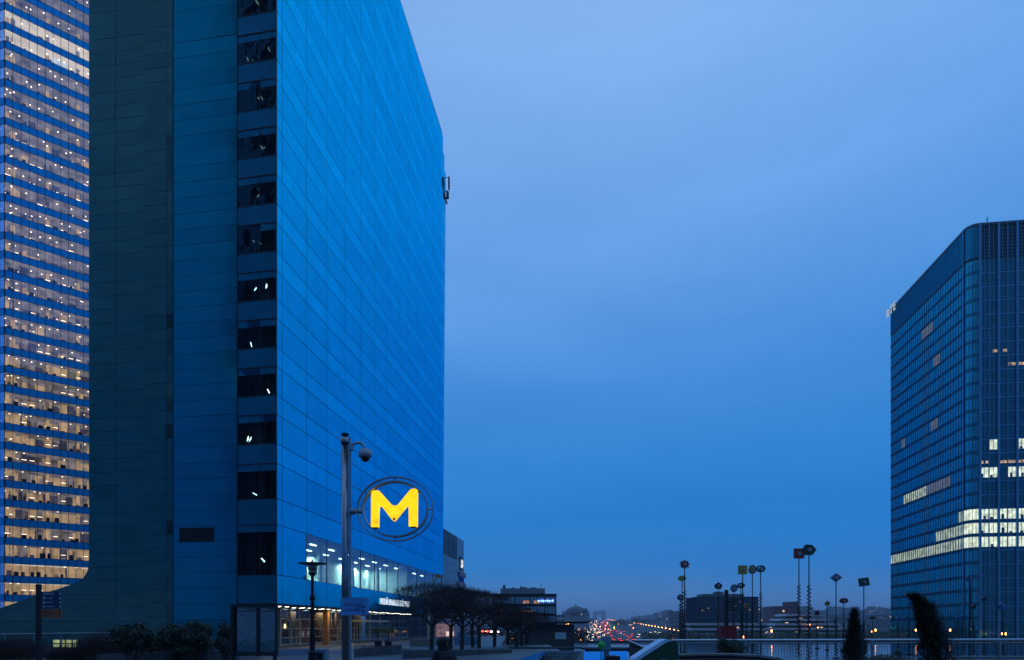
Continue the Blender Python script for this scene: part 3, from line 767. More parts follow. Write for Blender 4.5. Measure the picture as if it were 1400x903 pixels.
for px, w_, h_ in ((689, .9, 1.4), (702, .7, .6), (713, .8, .9), (718, 1.5, .6), (730, 2.2, .5), (741, .12, 1.8)): g = MB(); g.box((PX(px, D), D + 8, z1 + 2.5 + h_ / 2), (w_, 1.5, h_)); g.build('roof_vent', M['paint_grey'], o)
g = MB()
for k in range(9): g.box((PX(736 + k * 2.45, D), D - .5, PZ(822.2 - (k % 3) * .25, D)), (.38, .15, .3 + .35 * (k % 3 != 1)))
g.build('illuminated_sign', emat('blue_sign', (.15, .3, 1), 5), o)
# domed block
hs = windowed('haussmann', (.30, .30, .34), (.05, .07, .10), 2.6, 3.2, .4, .6, .03, (1, .6, .35), .8)
hs2 = windowed('haussmann_b', (.22, .23, .28), (.03, .05, .08), 3.1, 3.2, .45, .6, .04, (1, .65, .4), .8)
hs3 = windowed('modern_block', (.38, .38, .42), (.06, .09, .13), 4.0, 3.0, .85, .45, .05, (1, .7, .45), .7)
slate = mat('slate', (.07, .09, .12), .6, var=.3, scale=.3)
D = 900; o, x0, x1, z1 = block('domed_building', 769, 806, 839, D, 18, -10, hs, 'stone block with a broad dark dome beside the avenue, left of the far arch')
g = MB(); cx = PX(788, D)
g.lathe((cx, D + 9, z1), [(14.6, 0), (14, 3.4), (12, 6.4), (7, 9), (2.4, 10), (1, 10.5), (.5, 13)], 20); g.build('dome', slate, o, smooth=False)
for px in (771, 775, 800, 804): g = MB(); g.box((PX(px, D), D + 6, z1 + 1.6), (2.4, 2.4, 3.8)); g.build('chimney', slate, o)
g = MB()
g.lathe((PX(801, D), D + 4, z1), [(4.8, 0), (4.4, 3), (2.6, 6), (.4, 7.6)], 12); g.build('turret', slate, o)
block('low_building', 757, 772, 841, 380, 16, -10, hs3, 'low pale wing left of the domed building')
# far triumphal arch
D = 3750; az = gz(D) - 1; s = 1.0; cxp = 819.5; W_ = 16.5 / F * D
ar = thing('triumphal_arch', (PX(cxp, D), D, az), 'great stone arch at the far end of the avenue', 'monument')
stone = mat('arch_stone', (.30, .28, .28), .9)
x = PX(cxp, D); h = PZ(835.5, D) - az; g = MB()
for sg_ in (-1, 1): g.box((x + sg_ * W_ * .345, D, az + h * .5 - h * .12), (W_ * .31, 22, h * .76))
n_ = 10; r = W_ * .19
ap = [(x + r * math.cos(math.pi * i / n_), az + h * .42 + r * math.sin(math.pi * i / n_)) for i in range(n_ + 1)]
g.plate([Vector((a, D - 11, b_)) for a, b_ in [(x + r, az + h * .76), *ap, (x - r, az + h * .76)]], (0, 22, 0))
g.build('piers', stone, ar)
g = MB(); g.box((x, D, az + h * .88), (W_, 22.4, h * .24)); g.box((x, D, az + h * .77), (W_ * 1.04, 24, h * .03)); g.box((x, D, az + h * .985), (W_ * 1.03, 23, h * .03)); g.build('attic', stone, ar)
# dark ribbed block, right
D = 400; o, x0, x1, z1 = block('dark_block', 953, 1036, 816, D, 26, -10, mirror('dk', (.02, .10, .17), .3), 'dark ribbed glass block standing behind the coloured signal poles')
lwm = emat('lw', (1, .7, .5), .22); g = MB(); n_ = 30
for k in range(n_ + 1): g.box((x0 + (x1 - x0) * k / n_, D - .25, (z1 - 10) / 2), (.35, .6, z1 + 10))
for k in range(8): g.box(((x0 + x1) / 2, D - .12, z1 - 1 - k * 3.4), (x1 - x0, .3, .5))
g.build('ribs', M['dark_metal'], o)
g = MB(); g.box((PX(993, D), D + 12, z1 + .8), (26, 12, 2.2)); g.box((PX(990, D), D + 12, z1 + 2.5), (5, 5, 2.0)); g.build('roof_plant', M['paint_grey'], o)
g = MB()
for _ in range(5): g = MB(); g.box((PX(rnd.uniform(958, 1030), D), D - .6, rnd.uniform(8, z1 - 3)), (.9, .1, .7)); g.build('lit_window', lwm, o)
# low stepped terraces of white bands
wh_ = mat('white_band', (.55, .58, .62), .7)
for nm, pa, pb, pt, D, nb_, lb in (('terraced_building', 945, 1052, 852, 240, 4, 'low white-banded terraced building below the dark ribbed block'),
                                  ('terraced_building', 1052, 1166, 839.5, 262, 7, 'long stepped building of pale bands right of the dark ribbed block')):
    x0, x1 = PX(pa, D), PX(pb, D); o = thing(nm, ((x0 + x1) / 2, D, -10), lb, 'building')
    g = MB(); b_ = MB(); zt = PZ(pt, D)
    for k in range(nb_):
        z_ = zt - k * 1.85; xa = x0 if nb_ == 4 else x0 + max(0, (3 - k)) * 2.5; xb = x1 - (0 if nb_ == 4 else max(0, 3 - k) * 5)
        g.box(((xa + xb) / 2, D + 8 - k * .9, z_ - .45), (xb - xa, 12, .9)); b_.box(((xa + xb) / 2, D + 8.6 - k * .9, z_ - 1.38), (xb - xa - .6, 11, .95))
    b_.box(((x0 + x1) / 2, D + 8, -6), (x1 - x0, 12, 8)); g.build('parapets', wh_, o); b_.build('recessed_floors', windowed('rf%d' % nb_, (.05, .05, .06), (.02, .03, .05), 1.5, 1.85, .8, .5, .07, (1, .7, .45), .9), o)
D = 520; o, x0, x1, z1 = block('brick_building', 1057, 1092, 829, D, 20, -10, windowed('brickish', (.17, .055, .05), (.05, .03, .04), 3, 3, .5, .5, .02), 'reddish brick block with raised end above the pale terraces')
g = MB(); g.box((PX(1086, D), D + 8, z1 + 1.5), (6.5, 14, 4.2)); g.build('raised_end', mat('brick2', (.17, .05, .045), .8), o)
# residential blocks along the avenue and to the right
def haus(px0, px1, py, D, i):
    x0, x1 = PX(px0, D), PX(px1, D); zt = PZ(py, D); b = gz(D) - 1; w = x1 - x0; cx = (x0 + x1) / 2; kind = i % 5
    g = MB(); m = [hs, hs2, hs3, hs, hs2][kind]; ro = 0 if kind == 2 else min(5.0, (zt - b) * .2)
    g.box((cx, D + 8, (b + zt - ro) / 2), (w * .995, 16, zt - ro - b), 0, 0)
    if ro:
        zb_ = zt - ro; i_ = min(2.4, w * .12)
        g.hexa([(x0, D, zb_), (x1, D, zb_), (x1, D + 16, zb_), (x0, D + 16, zb_), (x0 + i_, D + 2.2, zt), (x1 - i_, D + 2.2, zt), (x1 - i_, D + 13, zt), (x0 + i_, D + 13, zt)], 1)
        for _ in range(2 + int(w / 9)):
            g.box((rnd.uniform(x0 + 2, x1 - 2), D + rnd.uniform(3, 12), zt + .3), (rnd.uniform(1, 2.4), 1, rnd.uniform(1.5, 3.4)), 0, 2)
    else:
        g.box((cx + rnd.uniform(-.2, .2) * w, D + 8, zt + .9), (w * .3, 6, 1.8), 0, 2)
    o = g.build('apartment_block', [m, slate, M['concrete']], loc=(cx, D + 8, b))
    return o
gl = ['stone apartment block with slate mansard in the rows lining the avenue', 'flat-roofed pale apartment block among the far rooftops']
hd_ = []
px = 863; i = 0
while px < 950:
    w = rnd.uniform(6, 11); D = 2300 - (px - 863) * 16; hd_.append((px, px + w, 843 - (px - 863) * .12 + rnd.uniform(-2, 2), D)); px += w
px = 905
while px < 1240:
    w = rnd.uniform(9, 17); hd_.append((px, px + w + .5, rnd.uniform(829, 837) + (4 if px < 960 else 0), rnd.uniform(1050, 1350))); px += w
px = 915
while px < 1235:
    w = rnd.uniform(12, 24); hd_.append((px, px + w + .5, rnd.uniform(836, 845), rnd.uniform(560, 760))); px += w
px = 1095
while px < 1240:
    w = rnd.uniform(14, 26); hd_.append((px, px + w, rnd.uniform(838, 848), rnd.uniform(330, 420))); px += w
px = 770
while px < 806:
    w = rnd.uniform(6, 9); hd_.append((px, px + w, 846 + rnd.uniform(-1, 2) , rnd.uniform(1500, 1900))); px += w
px = 620
while px < 680:
    w = rnd.uniform(12, 18); hd_.append((px, px + w, rnd.uniform(845, 849), rnd.uniform(500, 700))); px += w
for i, (a, b_, c_, D) in enumerate(hd_):
    o = haus(a, b_, c_, D, i); fl = i % 5 == 2
    tag(o, gl[1] if fl else gl[0], 'building', 'flat-roofed far apartment blocks' if fl else 'mansard apartment blocks of the far city')
# wooded far-off mass along the quay and hill
g = MB()
for _ in range(260):
    D = rnd.uniform(150, 235); px = rnd.uniform(880, 1230); c = P(px, rnd.uniform(868, 874), D); leaf_blob(g, c, (3.0, 3, 1.6), 26, .9)
for _ in range(120):
    D = rnd.uniform(900, 1900); px = rnd.uniform(838, 905); c = P(px, 852 - (px - 838) * .05, D); leaf_blob(g, c, (9, 9, 6), 14, 4)
tag(g.build('distant_trees', M['leaf_dark']), kind='stuff')
g = MB()
for _ in range(200):
    D = rnd.uniform(110, 190); px = rnd.uniform(640, 800); c = P(px, rnd.uniform(868, 878), D); leaf_blob(g, c, (2.6, 3, 1.5), 22, .7)
tag(g.build('shrubbery', M['twig']), kind='stuff')

# avenue traffic and lamps (each one a thing of its own)
def car_mesh(front):
    g = MB(); g.box((0, 0, .55), (1.8, 4.3, .7), 0, 0); g.hexa([(-.8, -1.2, .9), (.8, -1.2, .9), (.8, 1.5, .9), (-.8, 1.5, .9), (-.65, -.6, 1.45), (.65, -.6, 1.45), (.65, 1.0, 1.45), (-.65, 1.0, 1.45)], 1)
    for sx in (-.66, .66): g.box((sx, -2.2, .7), (.34, .12, .28), 0, 2)
    for sx in (-.8, .8):
        for sy in (-1.3, 1.3): g.tube((sx - .1, sy, .32), (sx + .1, sy, .32), .32, n=10, m=1)
    return g.build('car', [M['paint_grey'], M['black'], front], loc=(0, 0, 0))
white = emat('headlight', (1, .82, .65), 9); red = emat('tail_light', (1, .06, .04), 7)
c1 = car_mesh(white); c2 = car_mesh(red)
tag(c1, 'oncoming car with its white headlights on in the far avenue traffic', 'car', 'cars with headlights on the avenue'); tag(c2, 'car seen from behind with red tail lights in the far avenue traffic', 'car', 'cars with tail lights on the avenue')
def place(o, first, x, D, z):
    if first: o.location = (x, D, z); return o
    c = o.copy(); COL.objects.link(c); c.location = (x, D, z); return c
fa = fb = True
for i in range(230):
    D = 420 * (3000 / 420) ** (rnd.random() ** .85); ln_ = rnd.choice([-30, -25.5, -21, -16, -11, -6, 6, 11, 16, 21, 25.5, 30]); x = AX * D + ln_ * (1 if D < 900 else .8)
    if ln_ < 0: place(c1, fa, x, D, gz(D) + .05); fa = False
    else: place(c2, fb, x, D, gz(D) + .05); fb = False
for i in range(95):
    D = rnd.uniform(340, 760); px = rnd.uniform(893, 935) if i % 3 else rnd.uniform(848, 940); x = PX(px, D)
    o = place(c2 if i % 2 else c1, False, x, D, gz(D) + .05)
for i in range(70):
    D = rnd.uniform(380, 1000); px = rnd.uniform(782, 836); o = place(c1 if i % 4 else c2, False, PX(px, D), D, gz(D) + .05)
for i in range(5):
    D = rnd.uniform(125, 148); px = rnd.uniform(664, 700); o = place(c1 if i % 2 else c2, False, PX(px, D), D, 0 if PX(px, D) < -1 else gz(D))
g = MB(); g.tube((0, 0, 0), (0, 0, 8.2), .10, .07); g.tube((0, 0, 8.1), (-1.4, 0, 8.6), .05); g.lathe((-1.4, 0, 8.35), [(.15, -.22), (.5, -.05), (.5, .1), (.1, .25)], 8, 1)
sl1 = g.build('street_lamp', [M['paint_grey'], emat('sodium', (1, .30, .06), 26)], loc=(0, 0, 0)); tag(sl1, 'avenue lamp glowing orange in the long row towards the arch', 'street lamp', 'orange lamps lining the far avenue')
ft = True
for side in (-1, 1):
    D = 330
    while D < 3300:
        off = 40 if D < 900 else 34
        if side > 0: off = 58 if D < 1400 else 40
        place(sl1, ft, AX * D + side * off, D, gz(D)); ft = False; D *= 1.06
for px, py, D in ((663, 874, 100), (664, 863.5, 115), (701, 873, 120), (737, 870, 130), (794, 876.5, 140), (847, 879, 130), (841.5, 881, 135), (1055, 863, 150), (1016, 871, 130), (1197, 862, 160), (1192, 864, 160),
                  (1107, 854, 260), (1118, 858, 240), (1252, 862, 160), (1370, 867, 160), (1375, 867, 160), (1299, 862, 160)):
    z_ = PZ(py, D); base = 0 if px < 705 else gz(D)
    o = place(sl1, False, PX(px, D) + .38, D, base); o.scale = (.27, .27, (z_ - base) / 8.35)
    o['group'] = 'small lamps scattered beyond the esplanade'; o['label'] = 'small lit lamp on a post somewhere beyond the esplanade edge'
for i in range(46):
    D = 600 * (2600 / 600) ** rnd.random(); px = rnd.uniform(796, 870) if i % 2 else rnd.uniform(812, 850)
    o = place(sl1, False, PX(px, D), D, gz(D) + rnd.uniform(-3, 0)); o.scale = (.8, .8, rnd.uniform(.6, 1.1))
# green signal strip on the avenue
g = MB()
for k in range(7): g.box((PX(835 + k * 1.2, 900), 900, PZ(855 + k * .55, 900)), (1.2, .3, .8))
g.box((PX(838, 900), 901, PZ(857, 900)), (8, .3, 4)); tag(g.build('traffic_gantry', emat('green_sig', (0, .6, .5), .2), loc=(PX(838, 900), 900, gz(900))), 'green lit traffic gantry far down the avenue', 'gantry')

# ================================================================ PAVILION AND ESPLANADE EDGE
D = 78; o = thing('pavilion', (PX(760, D), D, -2.5), 'low dark pavilion with flat overhanging roof and a pale screen on its wall', 'pavilion')
g = MB(); xa, xb = PX(722, D), PX(785, D); g.box(((xa + xb) / 2, D + 3, (PZ(854, D) - 9.9) / 2), (xb - xa, 6, PZ(854, D) + 9.9)); g.build('walls', M['concrete_dark'], o)
g = MB(); g.hexa([P(706, 853.5, D - 1), P(799, 852.8, D - 1), P(800, 852.8, D + 9), P(706, 853.5, D + 9), P(706, 851.5, D - 1), P(812, 849.6, D - 1), P(812, 849.6, D + 9), P(706, 851.5, D + 9)]); g.build('roof', M['dark_metal'], o)
g = MB(); g.box((PX(766.5, D), D - .05, PZ(869.5, D)), (15 / F * D, .1, 9.2 / F * D)); g.build('pale_screen', mat('screen', (.55, .75, .85), .4), o)
# stair canopies of the station entrance
g = MB()
D = 30; z = PZ(890.8, 42)
gs = mirror('canopy_glass', (.06, .55, 1), .15, .02); o = thing('station_canopy', (PX(790, 36), 36, 0), 'low glazed roofs with dark slats over the station stairs', 'canopy')
g.face([P(742, 891, 34), P(752, 891, 34), P(731, 903.5, 25), P(704, 903.5, 25)]); g.face([P(704, 903.5, 25), P(731, 903.5, 25), P(731, 912, 25), P(704, 912, 25)]); g.build('sloped_roof', gs, o)
g = MB(); g.hexa([P(793, 905, 30), P(858, 905, 30), P(858, 905, 38), P(793, 905, 38), P(796, 891.5, 36), P(858, 890.5, 36), P(858, 890.0, 37), P(796, 891.0, 37)]); g.build('flat_roof', gs, o)
g = MB(); g.hexa([P(828, 897.5, 29.9), P(848, 897.5, 29.9), P(848, 905, 29.9), P(828, 905, 29.9), P(829, 896.6, 32), P(842, 896.6, 32), P(842, 896, 32.4), P(829, 896, 32.4)]); g.build('skylight', M['black'], o)
g = MB()
for k in range(5):
    y = 891.5 + k * 2.9; g.box(P(768 - k * 2, y, 30), (54 / F * 30, .25, .035), 0, 0)
    for px in (752, 762, 778, 786): g.box(P(px - k * 2, y + 1, 30.2), (.5, .1, .02), 0, 1)
g.build('slats', [mat('slat', (.03, .05, .08), .5), M['steel_dull']], o)
g = MB(); g.plate([P(738, 903, 30), P(798, 903, 30), P(798, 890, 34), P(752, 890, 34)], (0, .5, -.3)); g.build('base', M['black'], o)
g = MB(); g.box(P(830, 889.4, 38), (60 / F * 38, .4, .2)); g.build('lintel', M['dark_metal'], o)
# low wall / planters along the edge
for a, b_, y, D, m_, lb in ((697, 795, 886, 52, 'concrete_dark', 'long low dark parapet behind the glazed stair roofs'), (795, 880, 886.5, 50, 'concrete_dark', 'low dark parapet under the distant traffic lights')):
    g = MB(); z1 = PZ(y, D); g.box((PX((a + b_) / 2, D), D, z1 / 2), ((b_ - a) / F * D, .5, z1)); g.box((PX((a + b_) / 2, D), D, z1 + .03), ((b_ - a) / F * D + .1, .6, .06)); tag(g.build('low_wall', M[m_], loc=(PX((a + b_) / 2, D), D, 0)), lb, 'wall')
g = MB(); g.lathe(P(822, 882, 32), [(.05, -.18), (.16, -.1), (.17, .05), (.08, .17)], 12); g.tube(P(822, 886, 32), (PX(822, 32), 32, 0), .03)
tag(g.build('bright_marker', mat('green_paint', (.02, .5, .05), .5), loc=(PX(822, 32), 32, 0)), 'small bright green globe on a thin post', 'marker')
g = MB(); g.box(P(829, 880, 33), (11 / F * 33, .4, 18 / F * 33)); g.box((PX(829, 33), 33, .6), (.25, .25, 1.2)); tag(g.build('advert_box', mat('bluebox', (.12, .26, .36), .5), loc=(PX(829, 33), 33, 0)), 'small pale blue box sign right of the green globe', 'sign')
g = MB(); g.plate([P(861, 878, 28), P(861, 905, 28), P(884, 905, 28), P(884, 889, 28)], (0, .15, 0)); o = g.build('stair_parapet', M['concrete_dark'], loc=(PX(872, 28), 28, 0)); tag(o, 'dark sloping parapet of the station stairs left of the green sign', 'parapet')
g = MB(); g.tube(P(860, 876.5, 27.9), P(885, 888, 27.9), .04); g.build('handrail', M['steel'], o)

# green totem in the foreground
D = 9; o = thing('entrance_sign', (PX(900, D), D, 0), 'dark green sign with slanted pale blue top edge and rounded corner', 'sign')
gp = [(866, 905), (867.5, 901), (872, 898), (905, 876.5), (911, 874.5), (918, 874.5), (924, 877), (927.5, 882), (928, 905)]
gp2 = [(866, 905), (867.5, 901), (872, 898), (905, 876.5), (911, 874.5), (918, 875.2), (922, 876.8), (918, 876.8), (911, 878.5), (878, 900), (872.5, 904), (872, 905)]
bd = MB(); lw_ = [P(866, 905, D), P(928, 905, D)]
full = [P(x, y, D) for x, y in gp]; full = [P(866, 905, D) - Vector((0, 0, 1.35))] + full + [P(928, 905, D) - Vector((0, 0, 1.35))]
bd.plate(full, (0, .35, 0)); bd.build('panel', mat('totem_green', (.012, .06, .025), .35), o)
g = MB(); g.plate([P(x, y, D - .012) for x, y in gp2], (0, .37, 0.004)); g.build('top_edge', mat('totem_white', (.50, .68, .88), .35), o)
text('GS', .34, mat('totem_letter', (.10, .32, .55), .4), o, P(893, 925, D - .014), (1, 0, 0), 'lettering', .004, sx=1.0)

# railing along the pool
D = 35.4; o = thing('railing', (PX(1150, D), D, 0), 'long steel railing with upright bars along the pool edge', 'railing')
g = MB(); zt = PZ(875.3, D)
g.tube((PX(868, D), D, zt - .02), (PX(1460, D), D, zt + .03), .055, n=10); g.build('top_rail', M['steel'], o)
g = MB(); g.tube((PX(868, D), D, .12), (PX(1460, D), D, .12), .02); g.tube((PX(868, D), D, zt - .16), (PX(1460, D), D, zt - .14), .018); g.build('lower_rails', M['steel_dull'], o)
for px in (845 + 87 * k for k in range(1, 8)):
    g = MB(); x = PX(px + 86 - 60 if 0 else px, D); g.box((x, D, zt / 2), (.09, .12, zt)); g.box((x, D, zt - .18), (.16, .1, .3)); g.build('post', M['steel_dull'], o)
rest = MB(); cnt = 0; x = PX(935, D)
while x < PX(1445, D):
    b_ = MB() if cnt < 100 else rest; b_.tube((x, D, .12), (x, D, zt - .15), .009, n=5, caps=False)
    if b_ is not rest: b_.build('baluster', M['dark_metal'], o); cnt += 1
    x += .15
if rest.v: tag(rest.build('balusters', M['dark_metal'], o), kind='stuff')

# dark curved rim at the bottom
g = MB(); pts = [P(929, 897.5, 12), P(960, 896.6, 12), P(1000, 896.7, 12), P(1035, 898.2, 12.1), P(1066, 903.0, 12.3), P(1085, 910, 12.5)]
for k, (r_, dz) in enumerate(((.045, 0), (.03, -.07))): g.path([p + Vector((0, 0, dz)) for p in pts], r_, 8, 0)
for p, q in zip(pts, pts[1:]): g.hexa([Vector((p.x, p.y + .1, 0)), Vector((q.x, q.y + .1, 0)), Vector((q.x, q.y + .5, 0)), Vector((p.x, p.y + .5, 0)), p + Vector((0, .1, 0)), q + Vector((0, .1, 0)), q + Vector((0, .5, 0)), p + Vector((0, .5, 0))])
tag(g.build('curved_parapet', mat('gloss_black', (.01, .014, .02), .15, 0, .8), loc=(PX(1000, 12), 12, 0)), 'glossy black curved parapet at the bottom right of the green sign', 'parapet')

# ================================================================ SIGNAL POLES IN THE POOL
cl = lambda *c: c
def headpoly(shape, n=24):
    if shape == 'square': return [(-1, -1), (1, -1), (1, 1), (-1, 1)]
    if shape == 'diamond': return [(0, -1), (1, 0), (0, 1), (-1, 0)]
    if shape == 'pentagon': return [(-.6, -1), (.6, -1), (1, .15), (0, 1), (-1, .15)]
    if shape == 'hexagon': return [(-.5, -1), (.45, -1), (1, 0), (.4, .9), (-.5, 1), (-1, .1)]
    if shape == 'gear': return [((1 if i % 4 < 2 else .72) * math.cos(2 * math.pi * i / 32), (1 if i % 4 < 2 else .72) * math.sin(2 * math.pi * i / 32)) for i in range(32)]
    return [(math.cos(2 * math.pi * i / n), math.sin(2 * math.pi * i / n)) for i in range(n)]
pm = {k: mat('head_' + k, v, .45) for k, v in dict(red=(.30, .03, .04), yellow=(.42, .30, .05), navy=(.02, .035, .07), dark=(.018, .025, .035), bluegrey=(.09, .17, .28),
      tan=(.30, .22, .12), green=(.02, .07, .05), blue=(.03, .12, .33), maroon=(.16, .02, .03)).items()}
lens = mat('lens', (.25, .3, .35), .2)
sig = [ # px, py, half w px, half h px, shape, colour, D, spring top py, label
 (936, 772, 7, 6, 'gear', 'red', 46, 808, 'tall pole topped by a toothed red disc, tallest of the left cluster'),
 (932.5, 791, 5.5, 3.6, 'round', 'yellow', 50, 820, 'pole with flat yellow oval head just left of the toothed red disc'),
 (930, 817, 4.2, 4, 'ring', 'navy', 54, 826, 'short pole with small dark ring at the left end of the row'),
 (982, 801, 5.6, 4.6, 'pentagon', 'dark', 60, 850, 'pole with small dark pentagon head in front of the dark block'),
 (1003.5, 804.5, 4.7, 5.4, 'round', 'bluegrey', 62, 850, 'pole with blue grey egg-shaped head right of the black stack'),
 (1013, 801, 5.2, 3.8, 'ring', 'dark', 60, 838, 'pole with dark flat ring head below the yellow square'),
 (1015.3, 779.5, 5.7, 6, 'square', 'yellow', 48, 836, 'pole with square yellow head over the dark block'),
 (1028.6, 779, 5.2, 6.2, 'round', 'tan', 52, 832, 'pole with pale tan round head between the yellow square and the dark ring'),
 (1040, 778, 6.2, 4.8, 'ring', 'dark', 50, 810, 'pole with dark oval ring head right of the tan disc'),
 (1021, 828, 4, 3.6, 'gear', 'yellow', 64, 850, 'low pole with small yellowish star head before the dark block'),
 (1092.3, 757, 6.6, 6.8, 'square', 'red', 45, 800, 'tall pole with red square head touching the green hexagon'),
 (1106, 752, 9.6, 7.2, 'hexagon', 'green', 42, 800, 'tallest pole with large dark green hexagonal head'),
 (1143, 790, 7.8, 6, 'diamond', 'bluegrey', 48, 846, 'pole with blue diamond head right of the tallest pair'),
 (1131, 825, 3.6, 3.4, 'pentagon', 'yellow', 66, 850, 'low pole with small yellow pentagon head left of the blue diamond'),
 (1117, 838, 2.8, 3.2, 'square', 'maroon', 70, 850, 'lowest pole with tiny dull red head beside the tallest pair'),
 (1153.5, 821.5, 5.6, 3.6, 'round', 'maroon', 60, 852, 'pole with dark red oval head above the small cypress'),
 (1181, 796, 6.5, 5.6, 'square', 'green', 50, 850, 'pole with dark green tilted square head left of the right tower'),
 (1326, 790.5, 5, 4.4, 'ring', 'blue', 50, 843, 'pole with blue ring head before the corner of the right tower'),
 (1243, 815, 6, 2.2, 'round', 'dark', 56, 850, 'pole with dark flat head left of the leaning cypress'),
 (1331, 830, 2.6, 3.0, 'round', 'dark', 64, 850, 'low pole with small dark head beside the blue ring'),
 (1371, 829, 5.4, 5.4, 'round', 'blue', 58, 850, 'pole with blue round head furthest right'),
 (1345.5, 819, 3.0, 3.2, 'round', 'navy', 62, 850, 'thin pole with small navy head between the two blue heads'),
 (1228, 846.5, 3.2, 2.4, 'pentagon', 'blue', 74, 856, 'small low pole with blue head in front of the right tower foot'),
 (1309, 845, 2.8, 2.6, 'round', 'blue', 72, 856, 'small low pole with left blue head of a close pair'),
 (1316, 844, 3.0, 3.0, 'round', 'blue', 74, 856, 'small low pole with right blue head of a close pair'),
 (1192.5, 845, 3.6, 1.6, 'square', 'dark', 76, 858, 'low pole with flat dark head right of the small cypress'),
]
for px, py, hw, hh, shp, colr, D, spy, lb in sig:
    x = PX(px, D); zt = PZ(py, D); u = D / F; zbase = -.75
    o = thing('signal_pole', (x, D, zbase), lb, 'light pole', 'coloured signal poles standing in the pool')
    g = MB(); g.tube((x, D, zbase), (x, D, zt), .045, .035, 8); g.lathe((x, D, zbase), [(.22, 0), (.22, .2), (.05, .28)], 12); g.build('pole', M['dark_metal'], o)
    zs = PZ(spy, D); g = MB(); n_ = max(4, int((zs - zbase - .4) / .24)); R_ = .15 if zs > 3 else .12
    pts = []
    for i in range(n_ * 8 + 1):
        t = i / (n_ * 8); an = 2 * math.pi * i / 8; rr = R_ * (1.25 - .5 * t); pts.append(Vector((x + rr * math.cos(an), D + rr * math.sin(an), zbase + .35 + (zs - zbase - .35) * t)))
    g.path(pts, .028, 4); g.build('spring', M['black'], o)
    hp = headpoly('round' if shp == 'ring' else shp); ca, sa = (math.cos(.15), math.sin(.15)) if shp in ('square',) and colr == 'green' else (1, 0)
    g = MB(); pts = [(x + (a * ca - b_ * sa) * hw * u, zt + (a * sa + b_ * ca) * hh * u) for a, b_ in hp]
    if shp == 'ring':
        k_ = len(pts); inn = [(x + (a - x) * .66, zt + (b_ - zt) * .62) for a, b_ in pts]
        for i in range(k_):
            j = (i + 1) % k_; q = [pts[i], pts[j], inn[j], inn[i]]
            g.plate([Vector((a, D - .08, b_)) for a, b_ in q], (0, .16, 0))
        g.box((x, D, zt), (hw * u * 1.4, .05, .04)); g.lathe((x, D, zt - .08), [(.05, -.1), (.14, 0), (.14, .12), (.05, .22)], 10)
    else: g.plate([Vector((a, D - .1, b_)) for a, b_ in pts], (0, .2, 0))
    g.build('head', pm[colr], o)
    g = MB(); n0 = len(g.v); r_ = min(hw, hh) * u * .38
    g.plate([Vector((x + r_ * math.cos(2 * math.pi * i / 14), D - .15, zt + r_ * math.sin(2 * math.pi * i / 14))) for i in range(14)], (0, .06, 0)); g.build('lamp', lens if hw > 4 else pm['dark'], o)
D = 55; o = thing('signal_stack', (PX(993, D), D, -.75), 'thick black stack rising from a dark red box beside the signal poles', 'sculpture')
g = MB(); g.box((PX(993.5, D), D, PZ(865, D)), (21 / F * D, 1.2, 18 / F * D)); g.box((PX(993.5, D), D, (PZ(874, D) - .75) / 2), (.8, .8, PZ(874, D) + .75)); g.build('red_box', mat('stack_red', (.30, .008, .012), .4), o)
g = MB(); g.box((PX(993, D), D, PZ(831.5, D)), (4.2 / F * D, .28, 49 / F * D)); g.build('stack', M['black'], o)
g = MB()
for k in range(5): g.box((PX(1003, D), D + .1, PZ(820 + k * 3.6, D)), ((9 + (k % 2) * 3) / F * D, .3, 2.4 / F * D), 0)
g.tube((PX(1003, D), D + .1, -.6), (PX(1003, D), D + .1, PZ(838, D)), .05); g.build('vanes', M['leaf_dark'], o)
# ================================================================ FOREGROUND LEFT
# metro sign pole
D = 15; X0 = PX(473, D); o = thing('metro_sign', (X0, D, 0), 'tall steel post carrying a glowing yellow M in a double ring, with a dome camera', 'sign')
g = MB(); g.tube((PX(471.5, D), D, 0), (PX(471.5, D), D, PZ(601, D)), .075, n=20); g.lathe((PX(471.5, D), D, PZ(605, D)), [(.1, -.02), (.105, 0), (.105, .09), (.08, .1)], 20); g.build('pole', mat('steel_pole', (.24, .26, .30), .2, 1, var=.08), o, smooth=True)
g = MB(); g.tube((PX(478.2, D), D + .02, .3), (PX(478.2, D), D + .02, PZ(598, D)), .032, n=12)
for py in (620, 690, 740, 790, 815): g.box((PX(475.5, D), D + .01, PZ(py, D)), (.16, .06, .05))
g.build('cable_duct', M['steel_dull'], o)
g = MB(); g.lathe((PX(471.8, D), D, PZ(601, D)), [(.06, 0), (.06, .08), (.085, .1), (.085, .13), (.05, .14)], 14); g.build('cap', M['black'], o)
g = MB(); arc = [P(481, 611, D), P(484, 607, D), P(489, 605.5, D), P(494, 606, D), P(497.5, 610, D), P(498.5, 614, D)]; g.path(arc, .03, 8); g.box(P(480.5, 612, D), (.09, .1, .14)); ca = g.build('camera_arm', M['steel_dull'], o)
cz = P(499.3, 620.5, D)
g = MB(); g.lathe(cz, [(.085, -.09), (.15, -.07), (.145, .0), (.12, .09), (.06, .1)], 18); c_ = g.build('camera_housing', mat('cam_grey', (.32, .36, .42), .4), o, smooth=True)
g = MB(); g.lathe(cz + Vector((0, 0, -.09)), [(.03, -.10), (.075, -.075), (.1, -.02), (.105, 0)], 16); g.build('dome', mat('dome_dark', (.01, .01, .012), .1), c_, smooth=True)
g = MB(); cM = P(540.5, 696.5, D)
